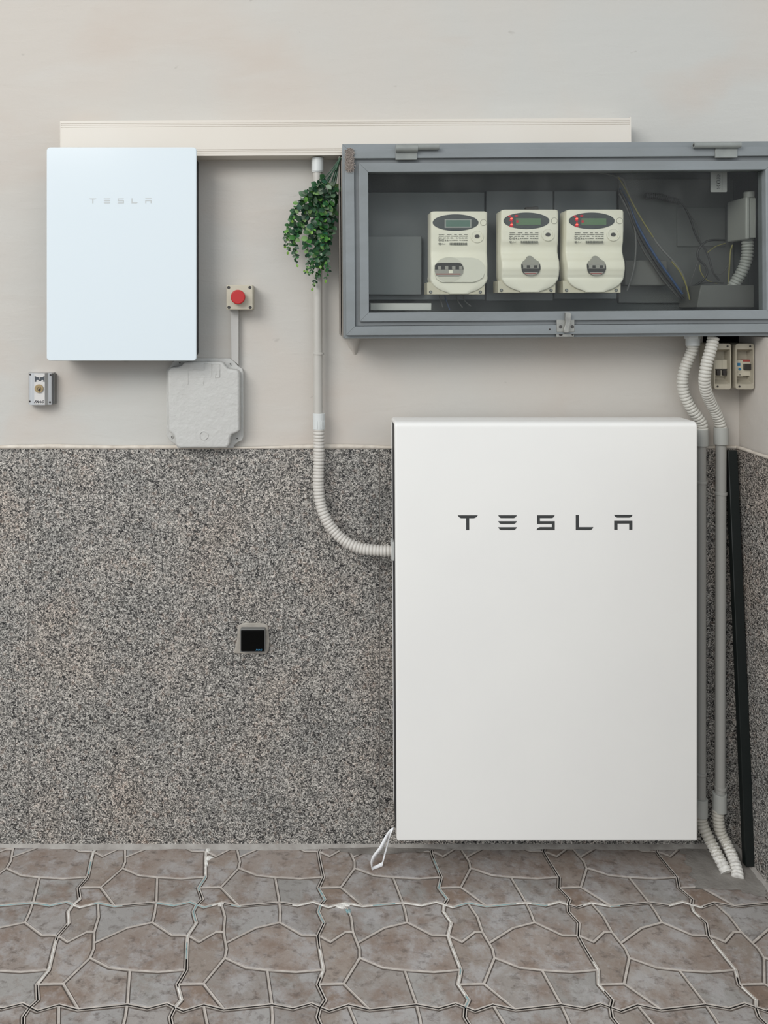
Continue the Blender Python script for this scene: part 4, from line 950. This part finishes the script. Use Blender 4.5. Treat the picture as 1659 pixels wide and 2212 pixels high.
# ------------------------------------------------------------------ hanging artificial greenery
pl = thing('hanging_greenery', 'bunch of artificial leafy green sprigs hanging at the cabinet left edge', 'artificial plant', W(731, 345, .06))
STEM = mat('stem_green', (38, 74, 52), .5)
def leaf_mat():
    m = bpy.data.materials.new('leaf_green'); m.use_nodes = True; nt = m.node_tree; N = nt.nodes; L = nt.links; b = N['Principled BSDF']
    b.inputs['Roughness'].default_value = .45; at_ = N.new('ShaderNodeAttribute'); at_.attribute_name = 'leaf_tone'
    L.new(at_.outputs['Color'], b.inputs['Base Color']); return m
LEAF = leaf_mat(); rnd = random.Random(21)
def leaf(mb, tones_, p, d, up, ln, wd, col):
    d = d.normalized(); s_ = d.cross(up); s_ = s_.normalized() if s_.length > 1e-4 else d.orthogonal().normalized(); nrm = s_.cross(d)
    vs = []; prof = [(0,.08),(.18,.55),(.42,.95),(.68,.9),(.88,.5),(1,.04)]
    for t, ww in prof:
        c = p+d*ln*t-nrm*ln*.22*t*t
        vs += [c-s_*wd*ww+nrm*wd*.22*ww, c, c+s_*wd*ww+nrm*wd*.22*ww]
    fs = []
    for i in range(len(prof)-1):
        for k in (0, 1): a = 3*i+k; fs.append((a, a+1, a+4, a+3))
    mb.add(vs, fs, 0, True); tones_.extend([col]*len(fs))
GREENS = [(44,92,44),(34,76,38),(58,108,46),(86,132,56),(78,104,78),(36,80,56),(108,138,84),(26,58,36),(112,128,108),(30,68,42),(40,84,48)]
SPR = [  # pixel paths of the sprigs
 [(732,345),(712,372),(690,395),(668,415),(645,440),(635,455),(632,475)],
 [(732,346),(708,385),(680,412),(652,445),(630,480),(618,510),(616,530)],
 [(731,347),(705,400),(680,440),(655,475),(640,505),(637,540),(642,572)],
 [(732,347),(715,395),(700,440),(680,480),(664,520),(668,555),(664,585)],
 [(732,348),(722,385),(712,430),(700,480),(690,530),(678,570),(672,590),(660,587)],
 [(733,348),(724,380),(718,420),(712,470),(706,520),(696,560),(688,590),(676,622)],
 [(733,348),(727,385),(721,430),(717,470),(718,500),(712,515)],
 [(732,350),(720,400),(706,450),(698,500),(703,545),(708,580),(704,605)],
 [(732,348),(716,378),(702,402),(690,420),(672,428),(660,435)],
 [(731,346),(700,405),(672,450),(650,490),(628,515),(622,545)],
 [(732,348),(712,410),(690,455),(678,500),(690,540),(692,575)],
 [(733,350),(724,395),(710,440),(690,470),(675,500)]]
for k, path in enumerate(SPR):
    n = len(path); P3 = [W(x, y, .058+.03*math.sin(k*1.7+i*.5)*(i/n)+.02*(i/n)) for i, (x, y) in enumerate(path)]
    cl = spline(P3, .003); mb = MB(); mb.sweep(cl, [.0016*(1-.7*i/len(cl)) for i in range(len(cl))], 6); st = mb.build('sprig_stem', STEM, pl)
    mb = MB(); tn = []; i = int(len(cl)*(.30 if k not in (8,) else .45)); side = 0
    while i < len(cl)-1:
        t = (cl[min(i+1,len(cl)-1)]-cl[i-1]).normalized(); frac = i/len(cl); big = (.0158 if frac < .75 else .0158*(1-(frac-.75)*2.6))
        for s_ in (-1, 1):
            ang = side*1.3+(0 if s_ > 0 else math.pi)+rnd.uniform(-.5,.5); u = t.orthogonal().normalized(); v = t.cross(u)
            d = (u*math.cos(ang)+v*math.sin(ang))*.9+t*rnd.uniform(.15,.75)
            if cl[i].y+d.y*.02 > -.012: d.y = -abs(d.y)
            up = Vector((rnd.uniform(-.6,.6), -1, rnd.uniform(-.2,.9)))
            j = rnd.uniform(.85,1.15); base = GREENS[rnd.randrange(len(GREENS))]
            leaf(mb, tn, cl[i], d, up, big*rnd.uniform(.85,1.35), big*rnd.uniform(.36,.5), srgb(tuple(min(255, c*j) for c in base)))
        side += 1; i += rnd.choice((2,3))
    leaf(mb, tn, cl[-1], (cl[-1]-cl[-4]), Vector((0,-1,0)), .009, .0035, srgb((110,150,60)))
    o = mb.build('foliage', LEAF, st); a_ = o.data.attributes.new('leaf_tone', 'FLOAT_COLOR', 'FACE')
    for q_, t in enumerate(tn): a_.data[q_].color = t
mb = MB(); mb.cyl(W(735,341,.063), (-.35,0,-1), .0032, .035, 12); mb.build('bound_stalk', STEM, pl)

# nail lying on the floor in the corner
mb = MB(); Df = lambda px, py: ((px-VX)*(CH*F/(py-VY))/F, CH*F/(py-VY)-CD, 0)
a = Df(1481,1842); b = Df(1498,1841); a = Vector((a[0], -(CD-(CH*F/(1842-VY))), .0025)); b = Vector((b[0], -(CD-(CH*F/(1840.5-VY))), .0025))
mb.cyl(a, b-a, .0009, (b-a).length, 8); mb.cyl(b, b-a, .0022, .0008, 12); tag(mb.build('nail', mat('steel_nail', (150,146,140), .4, .7)), 'small steel nail lying on the floor near the conduits', 'nail')

for o in list(bpy.data.objects):
    if '_o' in o: del o['_o']
